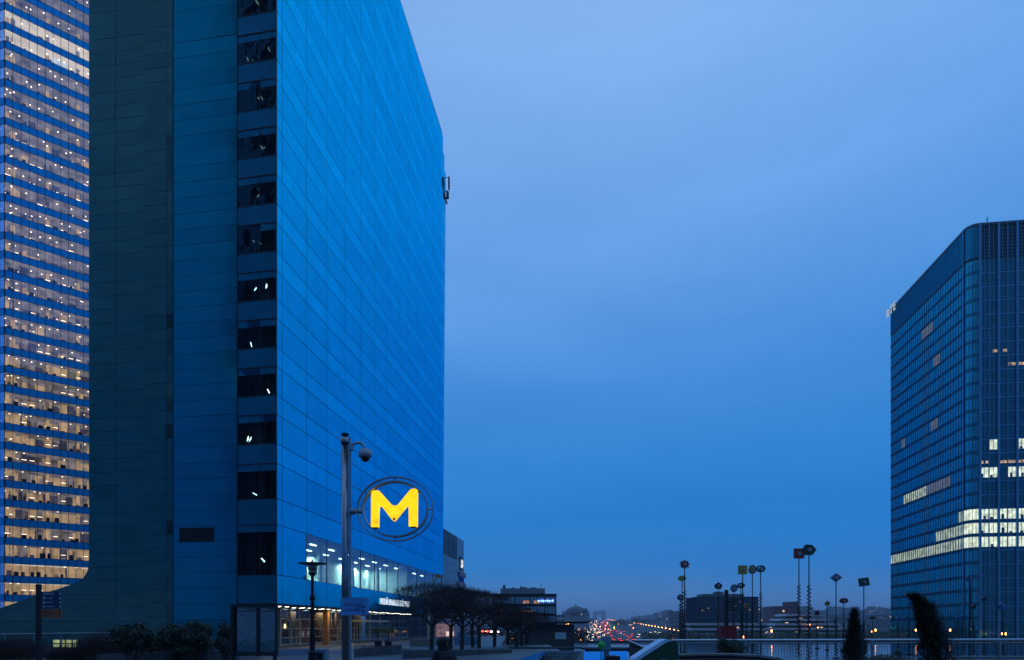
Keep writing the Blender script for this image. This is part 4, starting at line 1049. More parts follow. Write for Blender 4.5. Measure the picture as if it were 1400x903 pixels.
for rx, ry, w_, dp in ((52.5, 44.4, 1.5, .05), (45.2, 38.4, 1.9, .10)):
    n_ = 72
    for i in range(n_):
        q = []
        for t, e in ((i, 0), (i + 1, 0), (i + 1, -w_), (i, -w_)):
            an = 2 * math.pi * t / n_; q.append(cM + Vector((math.cos(an) * (rx + e) / 60, -dp, math.sin(an) * (ry + e) / 60)))
        g.plate(q, (0, 2 * dp, 0))
for a in (0, 90, 180, 270):
    t = math.radians(a); p0 = cM + Vector((math.cos(t) * 44 / 60, 0, math.sin(t) * 37.5 / 60)); p1 = cM + Vector((math.cos(t) * 52 / 60, 0, math.sin(t) * 44 / 60)); g.tube(p0, p1, .018)
g.build('double_ring', M['steel_dull'], o)
g = MB(); g.tube(P(478, 700, D), P(497, 699, D), .055, n=12); g.tube(P(479, 700, D), P(481, 700, D), .10, n=14); g.tube(P(483, 700, D), P(484.5, 700, D), .085, n=14); g.tube(P(494.5, 699, D), P(497, 699, D), .075, n=12); g.build('bracket', M['steel_dull'], o)
mp_ = [(340, 712), (341, 500), (343, 476), (349, 464), (360, 459), (388, 458), (397, 461), (404, 469), (478, 551), (487, 559), (497, 562), (511, 562), (520, 559), (528, 552), (606, 456), (614, 450), (626, 447), (648, 448), (657, 456), (659, 475), (657, 706), (598, 707), (597, 566), (594, 557), (587, 562), (507, 660), (496, 668), (486, 662), (413, 568), (404, 560), (397, 566), (393, 600), (392, 710)]
mpts = [P(440 + a / 5.016, 580 + b_ / 5.016, D) for a, b_ in mp_]
mm_, t, b, n, l = newmat('yellow_tube'); 
tcn = n('ShaderNodeTexCoord'); nz_ = n('ShaderNodeTexNoise'); nz_.inputs['Scale'].default_value = 5; nz_.inputs['Detail'].default_value = 4; l(tcn.outputs['Object'], nz_.inputs['Vector'])
rp = n('ShaderNodeValToRGB'); rp.color_ramp.elements[0].position = .28; rp.color_ramp.elements[0].color = (1, .38, .0, 1); rp.color_ramp.elements[1].position = .42; rp.color_ramp.elements[1].color = (1, .62, .0, 1)
e_ = rp.color_ramp.elements.new(.7); e_.color = (1, .74, .01, 1)
l(nz_.outputs['Fac'], rp.inputs[0]); l(rp.outputs[0], b.inputs['Emission Color']); b.inputs['Emission Strength'].default_value = 1.15; b.inputs['Base Color'].default_value = (.3, .15, 0, 1); b.inputs['Roughness'].default_value = .25
g = MB(); 
# rounded body: narrow inset front over the main slab
g.plate(mpts, (0, .16, 0)); 
ml = g.build('letter', mm_, o)
bv = ml.modifiers.new('b', 'BEVEL'); bv.width = .035; bv.segments = 3; bv.limit_method = 'ANGLE'; bv.angle_limit = math.radians(60)
ml.location.y -= .08
gd = MB(); rust = mat('rust', (.06, .02, .005), .8)
for a, b_ in ((366, 713), (626, 708)): c = P(440 + a / 5.016, 580 + b_ / 5.016, D); gd.box(c, (.13, .13, .025))
gd.plate([P(440 + a / 5.016, 580 + b_ / 5.016, D - .083) for a, b_ in ((486, 648), (506, 640), (498, 662), (492, 664))], (0, .01, 0))
for a in (345, 655): gd.box(P(440 + a / 5.016, 580 + (560 if a == 345 else 500) / 5.016, D), (.012, .12, .5 if a == 345 else .3))
gd.tube(P(500.5, 675, D), P(508, 674, D), .014); gd.tube(P(571, 673, D), P(577, 674, D), .014); gd.tube(P(504, 721, D), P(509, 718, D), .014)
gd.build('letter_fixings', rust, o)
# small station panel on the post
g = MB(); g.box(P(485, 829.3, D - .13), (38 / 60, .03, 24 / 60)); pn = g.build('station_panel', mat('panel_blue', (.10, .34, .72), .45), o)
inkm = mat('ink', (.03, .06, .22), .6)
text('Esplanade', .105, inkm, o, P(470, 828.5, D - .148), (1, 0, 0), 'panel_lettering', .001)
text('La D\u00e9fense', .105, inkm, o, P(470, 836, D - .148), (1, 0, 0), 'panel_lettering', .001)
g = MB()
for i in range(20):
    a0, a1 = 2 * math.pi * i / 20, 2 * math.pi * (i + 1) / 20; c = P(489.6, 831, D - .15)
    g.plate([c + Vector((math.cos(t_) * r_, 0, math.sin(t_) * r_)) for t_, r_ in ((a0, .055), (a1, .055), (a1, .038), (a0, .038))], (0, .005, 0))
g.build('round_symbol', inkm, o)
g = MB(); g.box(P(497, 830, D - .15), (.09, .005, .03)); g.box(P(497, 837, D - .15), (.03, .005, .08), 0, 1); g.build('small_symbols', [inkm, mat('magenta', (.3, .03, .2), .6)], o)

# disc street lamp
D = 22.7; x = PX(427, D); o = thing('street_lamp', (x, D, 0), 'slender unlit lamp post with a wide flat disc shade before the hotel entrance', 'street lamp')
g = MB(); zt = PZ(788, D); g.lathe((x, D, 0), [(.14, 0), (.14, .9), (.09, .95), (.09, 1.6), (.07, 1.7), (.06, 2.2), (.085, 2.25), (.085, 2.35), (.06, 2.4), (.06, 2.68), (.10, 2.72), (.10, 2.78), (.05, 2.9), (.045, zt)], 14); g.build('post', M['dark_metal'], o)
g = MB(); g.lathe((x, D, PZ(771, D)), [(.08, -.06), (.47, -.01), (.48, .015), (.1, .06), (.03, .08), (.03, .14)], 28); g.build('disc_shade', M['black'], o)
g = MB(); g.lathe((x, D, zt), [(.05, 0), (.12, .06), (.12, .1), (.10, .12)], 14)
for i in range(6): t = i * math.pi / 3; g.tube((x + .14 * math.cos(t), D + .14 * math.sin(t), zt + .08), (x + .17 * math.cos(t), D + .17 * math.sin(t), PZ(772, D)), .012, n=5)
g.lathe((x, D, zt + .22), [(.155, 0), (.155, .03)], 14); g.build('cage', M['dark_metal'], o)
g = MB(); g.lathe((x, D, zt + .11), [(.11, 0), (.12, .28)], 14); g.build('lantern', mat('frosted', (.3, .34, .38), .3), o)
# map display case
D = 25; o = thing('map_display', (PX(347, D), D, 0), 'double glass-fronted map case with dark frame beside the hotel corner', 'display')
g = MB(); xa, xb = PX(317, D), PX(378.5, D); z0, z1 = PZ(897, D), PZ(827.5, D)
g.box(((xa + xb) / 2, D + .1, (z0 + z1) / 2), (xb - xa, .12, z1 - z0)); 
for px, w_ in ((318.5, .11), (353.5, .10), (378, .06)): g.box((PX(px, D), D - .02, (z0 + z1) / 2), (w_, .14, z1 - z0 + .02))
for zz_ in (z0 + .05, z1 - .04): g.box(((xa + xb) / 2, D - .015, zz_), (xb - xa, .12, .09))
for px in (320, 376): g.box((PX(px, D), D, z0 / 2), (.1, .1, z0))
g.build('frame', M['black'], o)
mm2, t, b, n, l = newmat('map_paper'); uvn = n('ShaderNodeTexCoord'); vo = n('ShaderNodeTexVoronoi'); vo.inputs['Scale'].default_value = 9; l(uvn.outputs['Object'], vo.inputs['Vector'])
mx_ = n('ShaderNodeMixRGB'); mx_.inputs[0].default_value = .25; mx_.inputs[1].default_value = (.10, .28, .34, 1); l(vo.outputs['Color'], mx_.inputs[2]); l(mx_.outputs[0], b.inputs['Base Color']); b.inputs['Roughness'].default_value = .15
for a, c_ in ((324.5, 350), (356, 376.5)):
    w = MB(); w.box(((PX(a, D) + PX(c_, D)) / 2, D + .02, (PZ(891, D) + PZ(837, D)) / 2), (PX(c_, D) - PX(a, D), .02, PZ(837, D) - PZ(891, D))); w.build('map', mm2, o)
    text('Défense', .1, mat('hdr_%d' % int(a), (.4, .5, .6), .5), o, P(a + 1, 834.5, D - .1), (1, 0, 0), 'header_lettering', .001)
    w = MB(); w.face([P(a - .5, 893.5, D - .05), P(c_ + .5, 893.5, D - .05), P(c_ + .5, 830, D - .05), P(a - .5, 830, D - .05)]); w.build('glass_door', M['shop'], o)
# direction sign at left
D = 24; o = thing('direction_sign', (PX(53, D), D, 0), 'dark post with stacked navy direction panels above an orange one', 'sign')
g = MB(); g.box((PX(53, D), D, PZ(799, D) / 2), (5.2 / F * D, .12, PZ(799, D))); g.build('post', M['black'], o)
nvy = mat('navy_panel', (.012, .03, .09), .4); wt = mat('white_ink', (.35, .45, .6), .5)
rows = [('STATION RER', 812), ('', 818), ('', 824), ('', 830)]
for k, y in enumerate((812, 818, 824, 829.7)):
    g = MB(); g.box((PX(71, D), D - .02, PZ(y, D)), (28.5 / F * D, .06, 5.5 / F * D)); pp = g.build('navy_panel', nvy, o)
    g = MB()
    if k == 0:
        for j in range(10): g.box((PX(61 + j * 1.55, D), D - .055, PZ(y, D)), (1.1 / F * D, .01, 2.1 / F * D))
    else:
        g.box((PX(61.5, D), D - .055, PZ(y, D)), (.07, .01, .08))
        for j in range(rnd.randint(3, 6)): g.box((PX(65 + j * 2.5, D), D - .055, PZ(y, D)), (rnd.uniform(.03, .06), .01, .035), 0)
    # arrow
    c = P(83, y, D - .055); g.plate([c + Vector((-.05, 0, .05)), c + Vector((.05, 0, 0)), c + Vector((-.05, 0, -.05))], (0, .01, 0))
    g.build('lettering', wt, pp)
g = MB(); g.box((PX(71, D), D - .02, PZ(839.3, D)), (27.5 / F * D, .06, 12 / F * D)); pp = g.build('orange_panel', mat('orange_panel', (.38, .10, .04), .5), o)
g = MB()
for y, n_ in ((836, 5), (842, 4)):
    for j in range(n_): g.box((PX(61.5 + j * 2, D), D - .055, PZ(y, D)), (.04, .01, .04))
    g.box((PX(83, D), D - .055, PZ(y, D)), (.05, .01, .07))
g.box((PX(71, D), D - .053, PZ(839.3, D)), (.7, .006, .015)); g.build('lettering', M['black'], pp)

# rail and low wall in front of the hotel flank, lit basement window
D = 44; o = thing('guard_rail', (PX(90, D), D, 0), 'thin metal guard rail in front of the dark flank', 'railing'); g = MB()
z1 = PZ(866, D); g.tube((PX(-60, D), D, z1 - .1), (PX(172, D), D, z1 + .04), .035); g.build('top_rail', M['steel_dull'], o)
for px in (-20, 7, 47, 83, 146): g = MB(); g.tube((PX(px, D), D, 0), (PX(px, D), D, z1), .025); g.build('post', M['steel_dull'], o)
w = MB()
for i, (a, b_) in enumerate(((73, 82), (85, 89), (91, 98), (100, 106))):
    for y0, y1 in ((875, 879.5), (881, 885), (886.5, 889)):
        if y0 > 886 and i not in (1, 2): continue
        w.face([F4.pt(F4.s_at(a), PZ(y1, 53), .03), F4.pt(F4.s_at(b_), PZ(y1, 53), .03), F4.pt(F4.s_at(b_), PZ(y0, 53), .03), F4.pt(F4.s_at(a), PZ(y0, 53), .03)])
w.build('lit_window', emat('lit_base', (.75, .85, .42), .35, .5, 2), hotel)
g = MB(); g.hexa([(PX(100, 34), 34, 0), (PX(320, 30), 30, 0), (PX(320, 30), 30.6, 0), (PX(100, 34), 34.6, 0), (PX(100, 34), 34, PZ(896, 34)), (PX(320, 30), 30, PZ(889, 30)), (PX(320, 30), 30.6, PZ(889, 30)), (PX(100, 34), 34.6, PZ(896, 34))])
tag(g.build('planter_wall', M['concrete_dark'], loc=(PX(210, 32), 32, 0)), 'low dark planter wall under the left bushes', 'wall')
# bushes
def bush(px, pw, ptop, D, label, name='shrub', m='leaf_dark', clusters=16, leaf=.10, n=70, base=.3, spread=.35, group=None):
    x = PX(px, D); w = pw / F * D / 2; zt = PZ(ptop, D); o = thing(name, (x, D, 0), label, 'bush', group); rr = random.Random(int(px * 7))
    st = MB(); fo = MB()
    for i in range(clusters):
        a = rr.uniform(-1, 1); zc = base + (zt - base) * rr.uniform(.25, .93) * (1 - .22 * abs(a)); c = Vector((x + a * w * .85, D + rr.uniform(-1, 1) * w * .7, zc))
        r = spread * rr.uniform(.6, 1.1); leaf_blob(fo, c, (r, r, r * .75), n, leaf, 0, rr=rr)
        p = Vector((x + a * w * .25, D + rr.uniform(-.2, .2), 0)); m_ = p.lerp(c, .55) + Vector((rr.uniform(-.1, .1), 0, .1)); st.tube(p, m_, .022, .015, 5); st.tube(m_, c, .015, .007, 5)
    st.build('stems', M['bark'], o); fo.build('foliage', M[m], o)
bush(183, 42, 849, 31, 'dark leafy bush left of the pair in front of the blue flank', clusters=26, leaf=.19, n=110)
bush(238, 36, 850, 31, 'left one of two touching dark bushes before the blue flank', clusters=24, leaf=.19, n=110)
bush(266, 38, 847, 30.5, 'tall right one of two touching dark bushes with open stems', clusters=24, leaf=.19, n=100)
bush(309, 22, 852, 29.5, 'small dark bush tucked against the map case', clusters=16, leaf=.18, n=100)
for px, pw, pt, lb in ((22, 66, 873, 'brownish bare hedge clump left of the direction sign'), (140, 60, 866, 'brownish bare hedge clump right of the lit basement window'), (92, 44, 886, 'low brown hedge under the lit basement window'), (214, 40, 872, 'low reddish hedge between the leafy bushes')):
    D = 34; x = PX(px, D); w = pw / F * D / 2; rr = random.Random(int(px)); g = MB(); zt = PZ(pt, D)
    for _ in range(900):
        a = rr.uniform(-1, 1); p = Vector((x + a * w, D + rr.uniform(-.7, .7), rr.uniform(.0, .3))); h_ = zt * rr.uniform(.55, 1.0) * (1 - .25 * a * a); g.tube(p, p + Vector((rr.uniform(-.25, .25), rr.uniform(-.2, .2), h_)), .010, .004, 3, caps=False)
    leaf_blob(g, (x, D, zt * .5), (w, .6, zt * .48), 1400, .07, 0, rr=rr)
    tag(g.build('hedge', M['hedge'], loc=(x, D, 0)), lb, 'hedge')
# small utility box, planter blocks and terrace wall before the entrance
g = MB(); D = 24; g.box((PX(438, D), D, PZ(889, D) / 2), (19 / F * D, .4, PZ(889, D))); g.box((PX(438, D), D, PZ(888.5, D)), (20.5 / F * D, .46, .05)); g.box((PX(438, D), D - .21, PZ(897, D)), (.3, .02, .25), 0, 1)
tag(g.build('utility_box', [mat('box_blue', (.16, .28, .36), .5), M['dark_metal']], loc=(PX(438, D), D, 0)), 'small pale blue cabinet at the foot of the disc lamp', 'cabinet')
def tw(pa, ya, pb, yb, D0, D1, m, label, name='terrace_wall'):
    g = MB(); g.hexa([(PX(pa, D0), D0, 0), (PX(pb, D1), D1, 0), (PX(pb, D1), D1 + .4, 0), (PX(pa, D0), D0 + .4, 0), (PX(pa, D0), D0, PZ(ya, D0)), (PX(pb, D1), D1, PZ(yb, D1)), (PX(pb, D1), D1 + .4, PZ(yb, D1)), (PX(pa, D0), D0 + .4, PZ(ya, D0))])
    tag(g.build(name, m, loc=(PX((pa + pb) / 2, D0), D0, 0)), label, 'wall')
blw = mat('wall_blue', (.16, .22, .30), .6)
tw(379, 888.3, 430, 887, 40, 42, blw, 'low smooth wall left of the disc lamp below the entrance glazing')
tw(484, 888, 548, 881.5, 38, 42, M['concrete_dark'], 'low dark wall below the hotel entrance hedge')
tw(550, 889, 700, 888.5, 36, 44, M['concrete_dark'], 'long low bench wall in front of the bare trees', 'bench_wall')
g = MB(); D = 44; leaf_blob(g, (PX(515, D), D, PZ(884, D) - .1), (1.7, .6, .22), 900, .09); tag(g.build('hedge', M['leaf_dark'], loc=(PX(515, D), D, 0)), 'narrow green hedge strip below the hotel doors', 'hedge')
for px, lb in ((517, 'left clipped ball shrub at the hotel entrance'), (531, 'right clipped ball shrub at the hotel entrance')):
    D = 54; o = thing('topiary', (PX(px, D), D, 0), lb, 'shrub'); g = MB(); leaf_blob(g, (PX(px, D), D, PZ(862, D)), (.46, .46, .36), 700, .10); g.build('foliage', mat('leaf_l%d' % px, (.07, .10, .02), .6), o)
    g = MB(); g.tube((PX(px, D), D, 0), (PX(px, D), D, PZ(862, D)), .04); g.lathe((PX(px, D), D, 0), [(.25, 0), (.32, .55)], 12); g.build('pot', M['black'], o)
# lit ledge and pale steps by the hotel
g = MB(); D = 46; g.box(P(555, 886, D), (14 / F * D, .5, .1)); g.box((PX(555, D), D, PZ(887.5, D) / 2), (13 / F * D, .4, PZ(887.5, D))); tag(g.build('bench', mat('bench_w', (.55, .55, .5), .6), loc=(PX(555, D), D, 0)), 'white stone bench at the corner of the hotel terrace', 'bench')
g = MB(); D = 58; g.hexa([(PX(560, D), D, 0), (PX(592, D), D, 0), (PX(592, D), D + 2, 0), (PX(560, D), D + 2, 0), (PX(560, D), D, PZ(874, D)), (PX(592, D), D, PZ(874, D)), (PX(592, D), D + 2, PZ(874, D)), (PX(560, D), D + 2, PZ(874, D))]); tag(g.build('ramp_wall', mat('ramp', (.25, .25, .22), .8), loc=(PX(576, D), D, 0)), 'pale sloping ramp wall left of the blue hoarding', 'wall')
D = 62; g = MB(); 
tag_h = []
for a, b_, y0 in ((590, 606, 874), (621, 655, 871)):
    g.box((PX((a + b_) / 2, D), D, PZ(y0, D) / 2), ((b_ - a) / F * D, .1, PZ(y0, D)))
    for k in range(3): g.box((PX(a + (b_ - a) * k / 3, D), D - .07, PZ(y0, D) / 2), (.04, .04, PZ(y0, D)))
g.box((PX(630, D), D + 1, PZ(866, D) - .8), (13 / F * D, .1, 1.8)); tag(g.build('hoarding', mat('hoard', (.12, .30, .50), .6), loc=(PX(625, D), D, 0)), 'blue site hoarding standing behind the bare tree trunks', 'fence')
D = 80; o, x0, x1, z1 = block('shop_pavilion', 594, 622, 851, D, 8, 0, mat('pinkwall', (.45, .32, .38), .7), 'pinkish lit pavilion glimpsed under the bare trees')
g = MB(); g.box(P(615, 866.8, D - .2), (10 / F * D, .1, 6 / F * D)); g.build('lit_sign', emat('pinksign', (1, .72, .68), .9), o)
g = MB(); g.face([(x0 + .2, D - .03, .5), (x1 - .2, D - .03, .5), (x1 - .2, D - .03, z1 - .2), (x0 + .2, D - .03, z1 - .2)]); g.build('lit_window', emat('pinkglow', (.75, .48, .6), .22, .5, 1.5), o)
# cobra lamp above the trees
D = 70; o = thing('street_lamp', (PX(590, D), D, 0), 'tall curved street lamp with a wedge shaped reddish head above the bare trees', 'street lamp')
g = MB(); g.path([Vector((PX(585, D), D, 0)), P(586, 850, D), P(588, 812, D), P(592, 796, D), P(597, 789, D)], .13, 10); g.build('pole', mat('lamp_cream', (.40, .40, .34), .5), o)
g = MB(); g.hexa([P(592, 787, D), P(600, 790.5, D), P(600, 790.5, D + 1), P(592, 787, D + 1), P(598, 784.5, D), P(606, 787.5, D), P(606, 787.5, D + 1), P(598, 784.5, D + 1)]); g.build('lamp_head', mat('head_copper', (.45, .17, .10), .5), o)

# bare pleached trees
def bare_tree(rr, H, cw_, segs=1):
    tr = MB(); tw_ = MB(); R_ = .16
    def grow(p, d, r, ln_, lv):
        e = p + d * ln_; (tr if lv < 2 else tw_).tube(p, e, r, r * .7, 6 if lv < 2 else 3, caps=False)
        if lv >= 7: return
        if abs(e.x) > cw_ or e.z > H or abs(e.y) > cw_ * .8:
            if lv > 4: return
        for _ in range(3 if lv in (0, 1, 2, 5) else 2):
            nd = (d + Vector((rr.uniform(-1, 1), rr.uniform(-1, 1), rr.uniform(-.42, .5))) * (.95 if lv else 1.1)).normalized()
            if e.z > H * .85: nd.z *= .2; nd.normalize()
            grow(e, nd, max(.006, r * .6), ln_ * rr.uniform(.66, .9), lv + 1)
    tr.tube((0, 0, 0), (.04, 0, H * .36), R_, R_ * .85, 10)
    for _ in range(620):
        t = rr.uniform(0, 2 * math.pi); q = rr.random() ** .5; p = Vector((math.cos(t) * cw_ * q, math.sin(t) * cw_ * q * .9, H * (.90 - .1 * q * q)))
        d = Vector((p.x * .25 + rr.uniform(-.4, .4), p.y * .25 + rr.uniform(-.4, .4), 1)).normalized(); b_ = d.orthogonal().normalized() * .012
        tw_.face([p - b_, p + b_, p + d * rr.uniform(.25, .6)])
    for _ in range(2600):
        t = rr.uniform(0, 2 * math.pi); q = rr.random() ** .5; hh = rr.random(); rad_ = cw_ * q * (.55 + .6 * math.sin(math.pi * min(1, hh * .75 + .12)))
        p = Vector((math.cos(t) * rad_, math.sin(t) * rad_ * .9, H * (.42 + .50 * hh ** .75 * (1 - .16 * q * q)) + (.14 * H * q * (1 - hh))))
        d = Vector((p.x * .4 + rr.uniform(-.8, .8), p.y * .4 + rr.uniform(-.8, .8), rr.uniform(-.1, 1.1))).normalized(); ln_ = rr.uniform(.14, .42); b_ = d.orthogonal().normalized() * .009
        tw_.face([p - b_, p + b_, p + d * ln_])
    for i in range(5):
        t = i * 2 * math.pi / 5 + rr.uniform(-.3, .3); grow(Vector((.04, 0, H * .35)), Vector((math.cos(t) * .9, math.sin(t) * .9, .75)).normalized(), .08, H * .19, 1)
    return tr, tw_
trees = [(590, 893, 45, 5.0, 2.5), (616, 891, 50, 4.9, 2.6), (631.5, 892, 46, 4.7, 2.4), (646, 888, 56, 5.2, 2.7), (655, 889, 53, 4.8, 2.6), (676, 888, 58, 4.1, 2.6), (706, 889, 56, 3.3, 2.6), (713, 889, 60, 3.3, 2.6), (720, 889, 63, 3.0, 2.7), (694, 889, 62, 3.9, 2.7)]
tlab = ['nearest bare clipped tree, leftmost of the row, against the hotel sign', 'bare clipped tree with forked trunk over the pink lit sign', 'bare clipped tree just right of the walking person', 'bare clipped tree before the right end of the blue hoarding', 'bare clipped tree where the hoarding ends', 'bare tree in the middle of the dark row beside the orange street light',
        'left one of the three pale close trunks at the end of the row', 'middle one of the three pale close trunks', 'right one of the three pale close trunks, furthest bare tree', 'bare tree half hidden behind the three pale trunks']
protos = []
for i, (px, py, D, H, cw_) in enumerate(trees):
    x = PX(px, D)
    if i < 3:
        o = thing('bare_tree', (x, D, 0), tlab[i], 'tree', 'clipped bare trees in a row'); tr, tw_ = bare_tree(random.Random(40 + i), H, cw_)
        for mb_, nm, mt in ((tr, 'trunk', M['bark']), (tw_, 'crown', M['twig'])):
            mb_.v = [v + Vector((x, D, 0)) for v in mb_.v]; mb_.build(nm, mt, o)
        remember(o); protos.append((o, H))
    else:
        s_ = protos[i % 3]; copy_tree(s_[0], loc=(x, D, 0), scale=(1, 1, H / s_[1]), rz=i * 1.3, label=tlab[i])

# ================================================================ CONIFERS
def cypress(pts, D, name, label, n=2600, leaf=.09):
    base = Vector((pts[0][0] * 0 + PX(pts[-1][0], D), D, 0)); o = thing(name, base, label, 'tree'); fo = MB(); tk = MB(); rr = random.Random(int(pts[0][0]))
    cs = []
    for px, py, hw in pts: cs.append((P(px, py, D), hw / F * D))
    tot = len(cs) - 1
    for _ in range(n):
        t = rr.random() ** .75 * tot; i = min(int(t), tot - 1); f = t - i; c = cs[i][0].lerp(cs[i + 1][0], f); r = cs[i][1] * (1 - f) + cs[i + 1][1] * f
        an = rr.uniform(0, 2 * math.pi); q = r * rr.random() ** .45 * rr.uniform(.6, 1.15) * (1 + .22 * math.sin(an * 3 + t * 5) + .16 * math.sin(an * 7 - t * 17) + .12 * math.sin(t * 29)); p = c + Vector((math.cos(an) * q, math.sin(an) * q, 0))
        up_ = (cs[i][0] - cs[i + 1][0]).normalized() * .8 + Vector((math.cos(an), math.sin(an), 0)) * .35 + Vector((rr.uniform(-.3, .3), rr.uniform(-.3, .3), 0)); a = up_.normalized() * leaf * rr.uniform(.8, 2.6); b_ = a.orthogonal().normalized() * leaf * .3
        fo.face([p - b_, p + b_, p + a + b_ * .2, p + a - b_ * .2])
    for a, b_ in zip(cs, cs[1:]): tk.tube(a[0], b_[0], .02 + a[1] * .12, .03 + b_[1] * .12, 6)
    tk.tube(cs[-1][0], base, .07, .09, 6); tk.build('trunk', M['bark'], o); fo.build('crown', M['leaf_dark'], o)
cypress([(1168, 836, .5), (1168, 848, 4), (1168, 862, 7), (1168.5, 880, 12), (1169, 897, 17), (1169, 925, 24)], 17, 'conifer', 'small dark upright conifer behind the railing posts, left of the leaning one', 4300, .07)
cypress([(1250, 815, 1.5), (1257, 820, 6), (1265, 831, 11), (1271, 848, 15), (1277, 868, 18), (1281, 890, 22), (1284, 925, 28)], 15, 'conifer', 'dark conifer leaning left in front of the right tower', 6500, .075)
g = MB(); D = 20; leaf_blob(g, P(1001, 885, D), (.42, .35, .24), 2200, .07); leaf_blob(g, P(988, 878, D), (.16, .2, .16), 500, .07); g.tube(P(1001, 890, D), (PX(1001, D), D, 0), .04)
tag(g.build('shrub', M['leaf_dark'], loc=(PX(1001, D), D, 0)), 'rounded dark green shrub at the foot of the red box', 'bush')
g = MB(); D = 13; leaf_blob(g, P(1214, 903, D), (.42, .3, .12), 1500, .05); g.tube(P(1214, 905, D), (PX(1214, D), D, 0), .03); leaf_blob(g, P(1228, 893, D), (.08, .1, .08), 200, .05)
tag(g.build('shrub', M['leaf_dark'], loc=(PX(1214, D), D, 0)), 'low dark shrub top between the two conifers at the bottom edge', 'bush')
# pool edge lights strip and pale blocks beyond the railing on the right
D = 40; g = MB()
for k in range(9): g.box((PX(1305 + k * 12.5, D), D, PZ(897.2, D)), (7.5 / F * D, .1, .05))
g.box((PX(1355, D), D + .2, PZ(899, D)), (5.2, .3, .1), 0, 1)
tag(g.build('pool_ledge', [mat('ledge_pale', (.5, .5, .5), .6), M['concrete_dark']], loc=(PX(1350, D), D, -.7)), 'ledge with pale dashes in the pool at lower right', 'ledge')
vb = mat('van_white', (.45, .5, .55), .5)
for a, b_, y0, y1, lb in ((1306, 1325, 878, 886, 'pale parked van left of the white box van beyond the railing'), (1328, 1345, 874.5, 882, 'white box van beyond the railing below the right tower'), (1348, 1362, 877, 881, 'low pale car right of the white box van'), (1364, 1378, 876, 880, 'pale car second from the right beyond the railing'), (1380, 1393, 874, 883, 'pale truck furthest right beyond the railing')):
    D = 99; g = MB(); xa, xb = PX(a, D), PX(b_, D); z0, z1 = PZ(y1 + 2, D), PZ(y0, D)
    g.box(((xa + xb) / 2 - .3, D, (z0 + z1) / 2 + .15), ((xb - xa) * .75, 1.8, z1 - z0 - .3), 0, 0); g.box(((xa + xb) / 2 + (xb - xa) * .4, D, z0 + .35 * (z1 - z0) + .2), ((xb - xa) * .2, 1.7, (z1 - z0) * .6), 0, 0)
    for q in (.2, .8): g.tube((xa + (xb - xa) * q, D - .95, z0), (xa + (xb - xa) * q, D - .7, z0), .3, n=10, m=1)
    tag(g.build('van', [vb, M['black']], loc=((xa + xb) / 2, D, z0)), lb, 'van')
g = MB(); zq = PZ(886, 99) - .35; g.prism([(50, 96.2), (90, 96.2), (90, 130), (50, 130)], -9.9, PZ(885.5, 99)); tag(g.build('service_road', M['asphalt']), kind='structure')

# ================================================================ PERSON (dark silhouette walking)
D = 12.5; x = PX(607, D); o = thing('person', (x, D, 0), 'person with bulky dark hair and dark coat walking towards the right', 'person')
me = bpy.data.meshes.new('body'); H = 1.58
J = [((0, 0, .90), .15), ((0, 0, 1.08), .14), ((0, 0, 1.25), .15), ((0, 0, 1.335), .12), ((.01, 0, 1.39), .055), ((.03, 0, 1.47), .085), ((.03, 0, 1.53), .075),
     ((.0, -.16, 1.28), .075), ((-.08, -.21, 1.05), .06), ((.06, -.22, .84), .04), ((.09, -.22, .76), .035),
     ((.0, .16, 1.28), .075), ((.1, .21, 1.05), .06), ((.22, .2, .86), .04), ((.26, .2, .79), .035),
     ((.0, -.09, .84), .11), ((.16, -.09, .48), .075), ((.20, -.09, .10), .05), ((.34, -.09, .04), .04),
     ((.0, .09, .84), .11), ((-.10, .09, .48), .075), ((-.32, .09, .14), .05), ((-.22, .09, .04), .04)]
E = [(0, 1), (1, 2), (2, 3), (3, 4), (4, 5), (5, 6), (2, 7), (7, 8), (8, 9), (9, 10), (2, 11), (11, 12), (12, 13), (13, 14), (0, 15), (15, 16), (16, 17), (17, 18), (0, 19), (19, 20), (20, 21), (21, 22)]
me.from_pydata([j[0] for j in J], E, []); bo = bpy.data.objects.new('body', me); COL.objects.link(bo)
sk = bo.modifiers.new('skin', 'SKIN'); sv = me.skin_vertices[0].data
for i, j in enumerate(J): sv[i].radius = (j[1], j[1] * (.8 if i < 4 else 1))
sv[0].use_root = True
su = bo.modifiers.new('sub', 'SUBSURF'); su.levels = 2; su.render_levels = 2
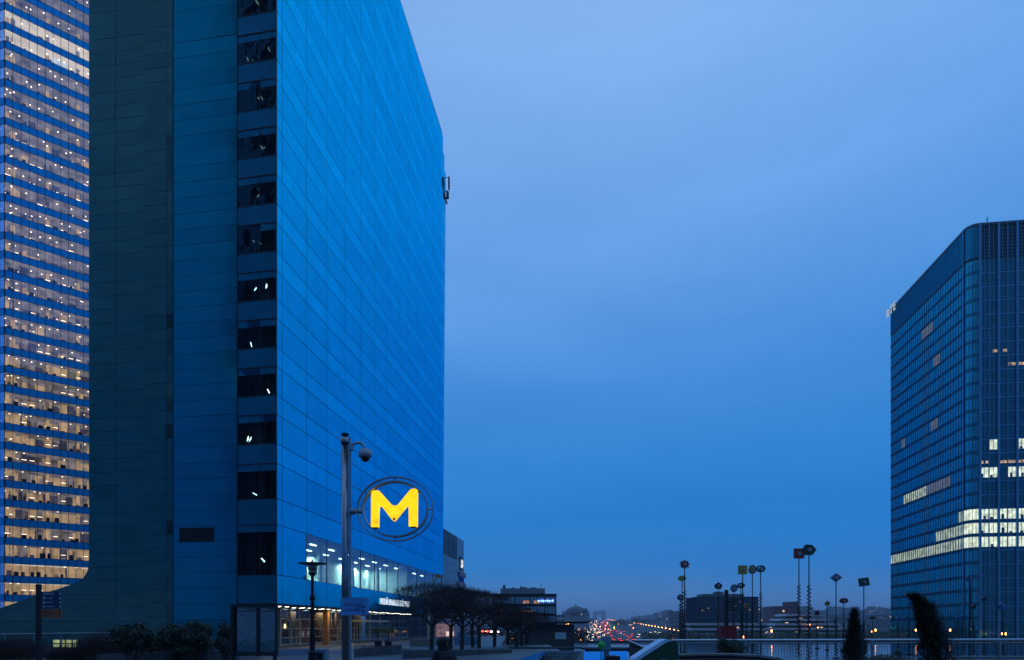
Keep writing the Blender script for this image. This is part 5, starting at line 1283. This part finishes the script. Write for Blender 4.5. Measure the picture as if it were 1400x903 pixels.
dg = bpy.context.evaluated_depsgraph_get(); m2 = bpy.data.meshes.new_from_object(bo.evaluated_get(dg)); bpy.data.objects.remove(bo)
m2.materials.clear(); m2.materials.append(mat('coat', (.012, .012, .018), .8)); m2.polygons.foreach_set('use_smooth', [True] * len(m2.polygons))
bo = bpy.data.objects.new('body', m2); COL.objects.link(bo); bo.parent = o
g = MB(); c = Vector((x + .01, D, 1.485)); rr = random.Random(3)
g.lathe(c + Vector((-.02, 0, 0)), [(.10, -.17), (.115, -.12), (.11, -.06), (.118, 0), (.11, .06), (.075, .095), (.01, .11)], 16)
for _ in range(500):
    d = Vector((rr.gauss(-.15, 1), rr.gauss(0, 1), rr.gauss(.15, 1))).normalized(); p = c + Vector((-.02, 0, 0)) + Vector((d.x * .108, d.y * .108, d.z * .10)); e = p + d * .03 + Vector((0, 0, -.02)); g.tube(p, e, .006, .002, 3, caps=False)
o.rotation_euler = (0, 0, -.95)
g.build('hair', mat('hair', (.01, .008, .008), .7), o)
g = MB(); g.lathe((x, D, .55), [(.24, 0), (.20, .35), (.18, .58), (.17, .68), (.10, .78), (.085, .84)], 18); g.build('coat', mat('coat2', (.014, .014, .02), .85), o)
g = MB(); fz = Vector((x + .115, D, 1.46)); g.lathe(fz + Vector((0, 0, -.005)), [(.012, -.02), (.018, 0), (.006, .03)], 8)
g.build('nose', mat('skin', (.25, .15, .11), .6), o)
# ================================================================ HAZE
hz = bpy.data.materials.new('haze_air'); hz.use_nodes = True; t = hz.node_tree; t.nodes.clear()
ou = t.nodes.new('ShaderNodeOutputMaterial'); pv = t.nodes.new('ShaderNodeVolumePrincipled'); t.links.new(pv.outputs[0], ou.inputs['Volume'])
pv.inputs['Color'].default_value = (.75, .85, 1, 1); pv.inputs['Density'].default_value = .00026
g = MB(); g.box((0, 3900, 60), (13000, 8700, 160)); 
g.v = [Vector((v.x, v.y, -90 if v.z < 0 else 150)) for v in g.v]
hzo = g.build('haze', hz); tag(hzo, kind='stuff')
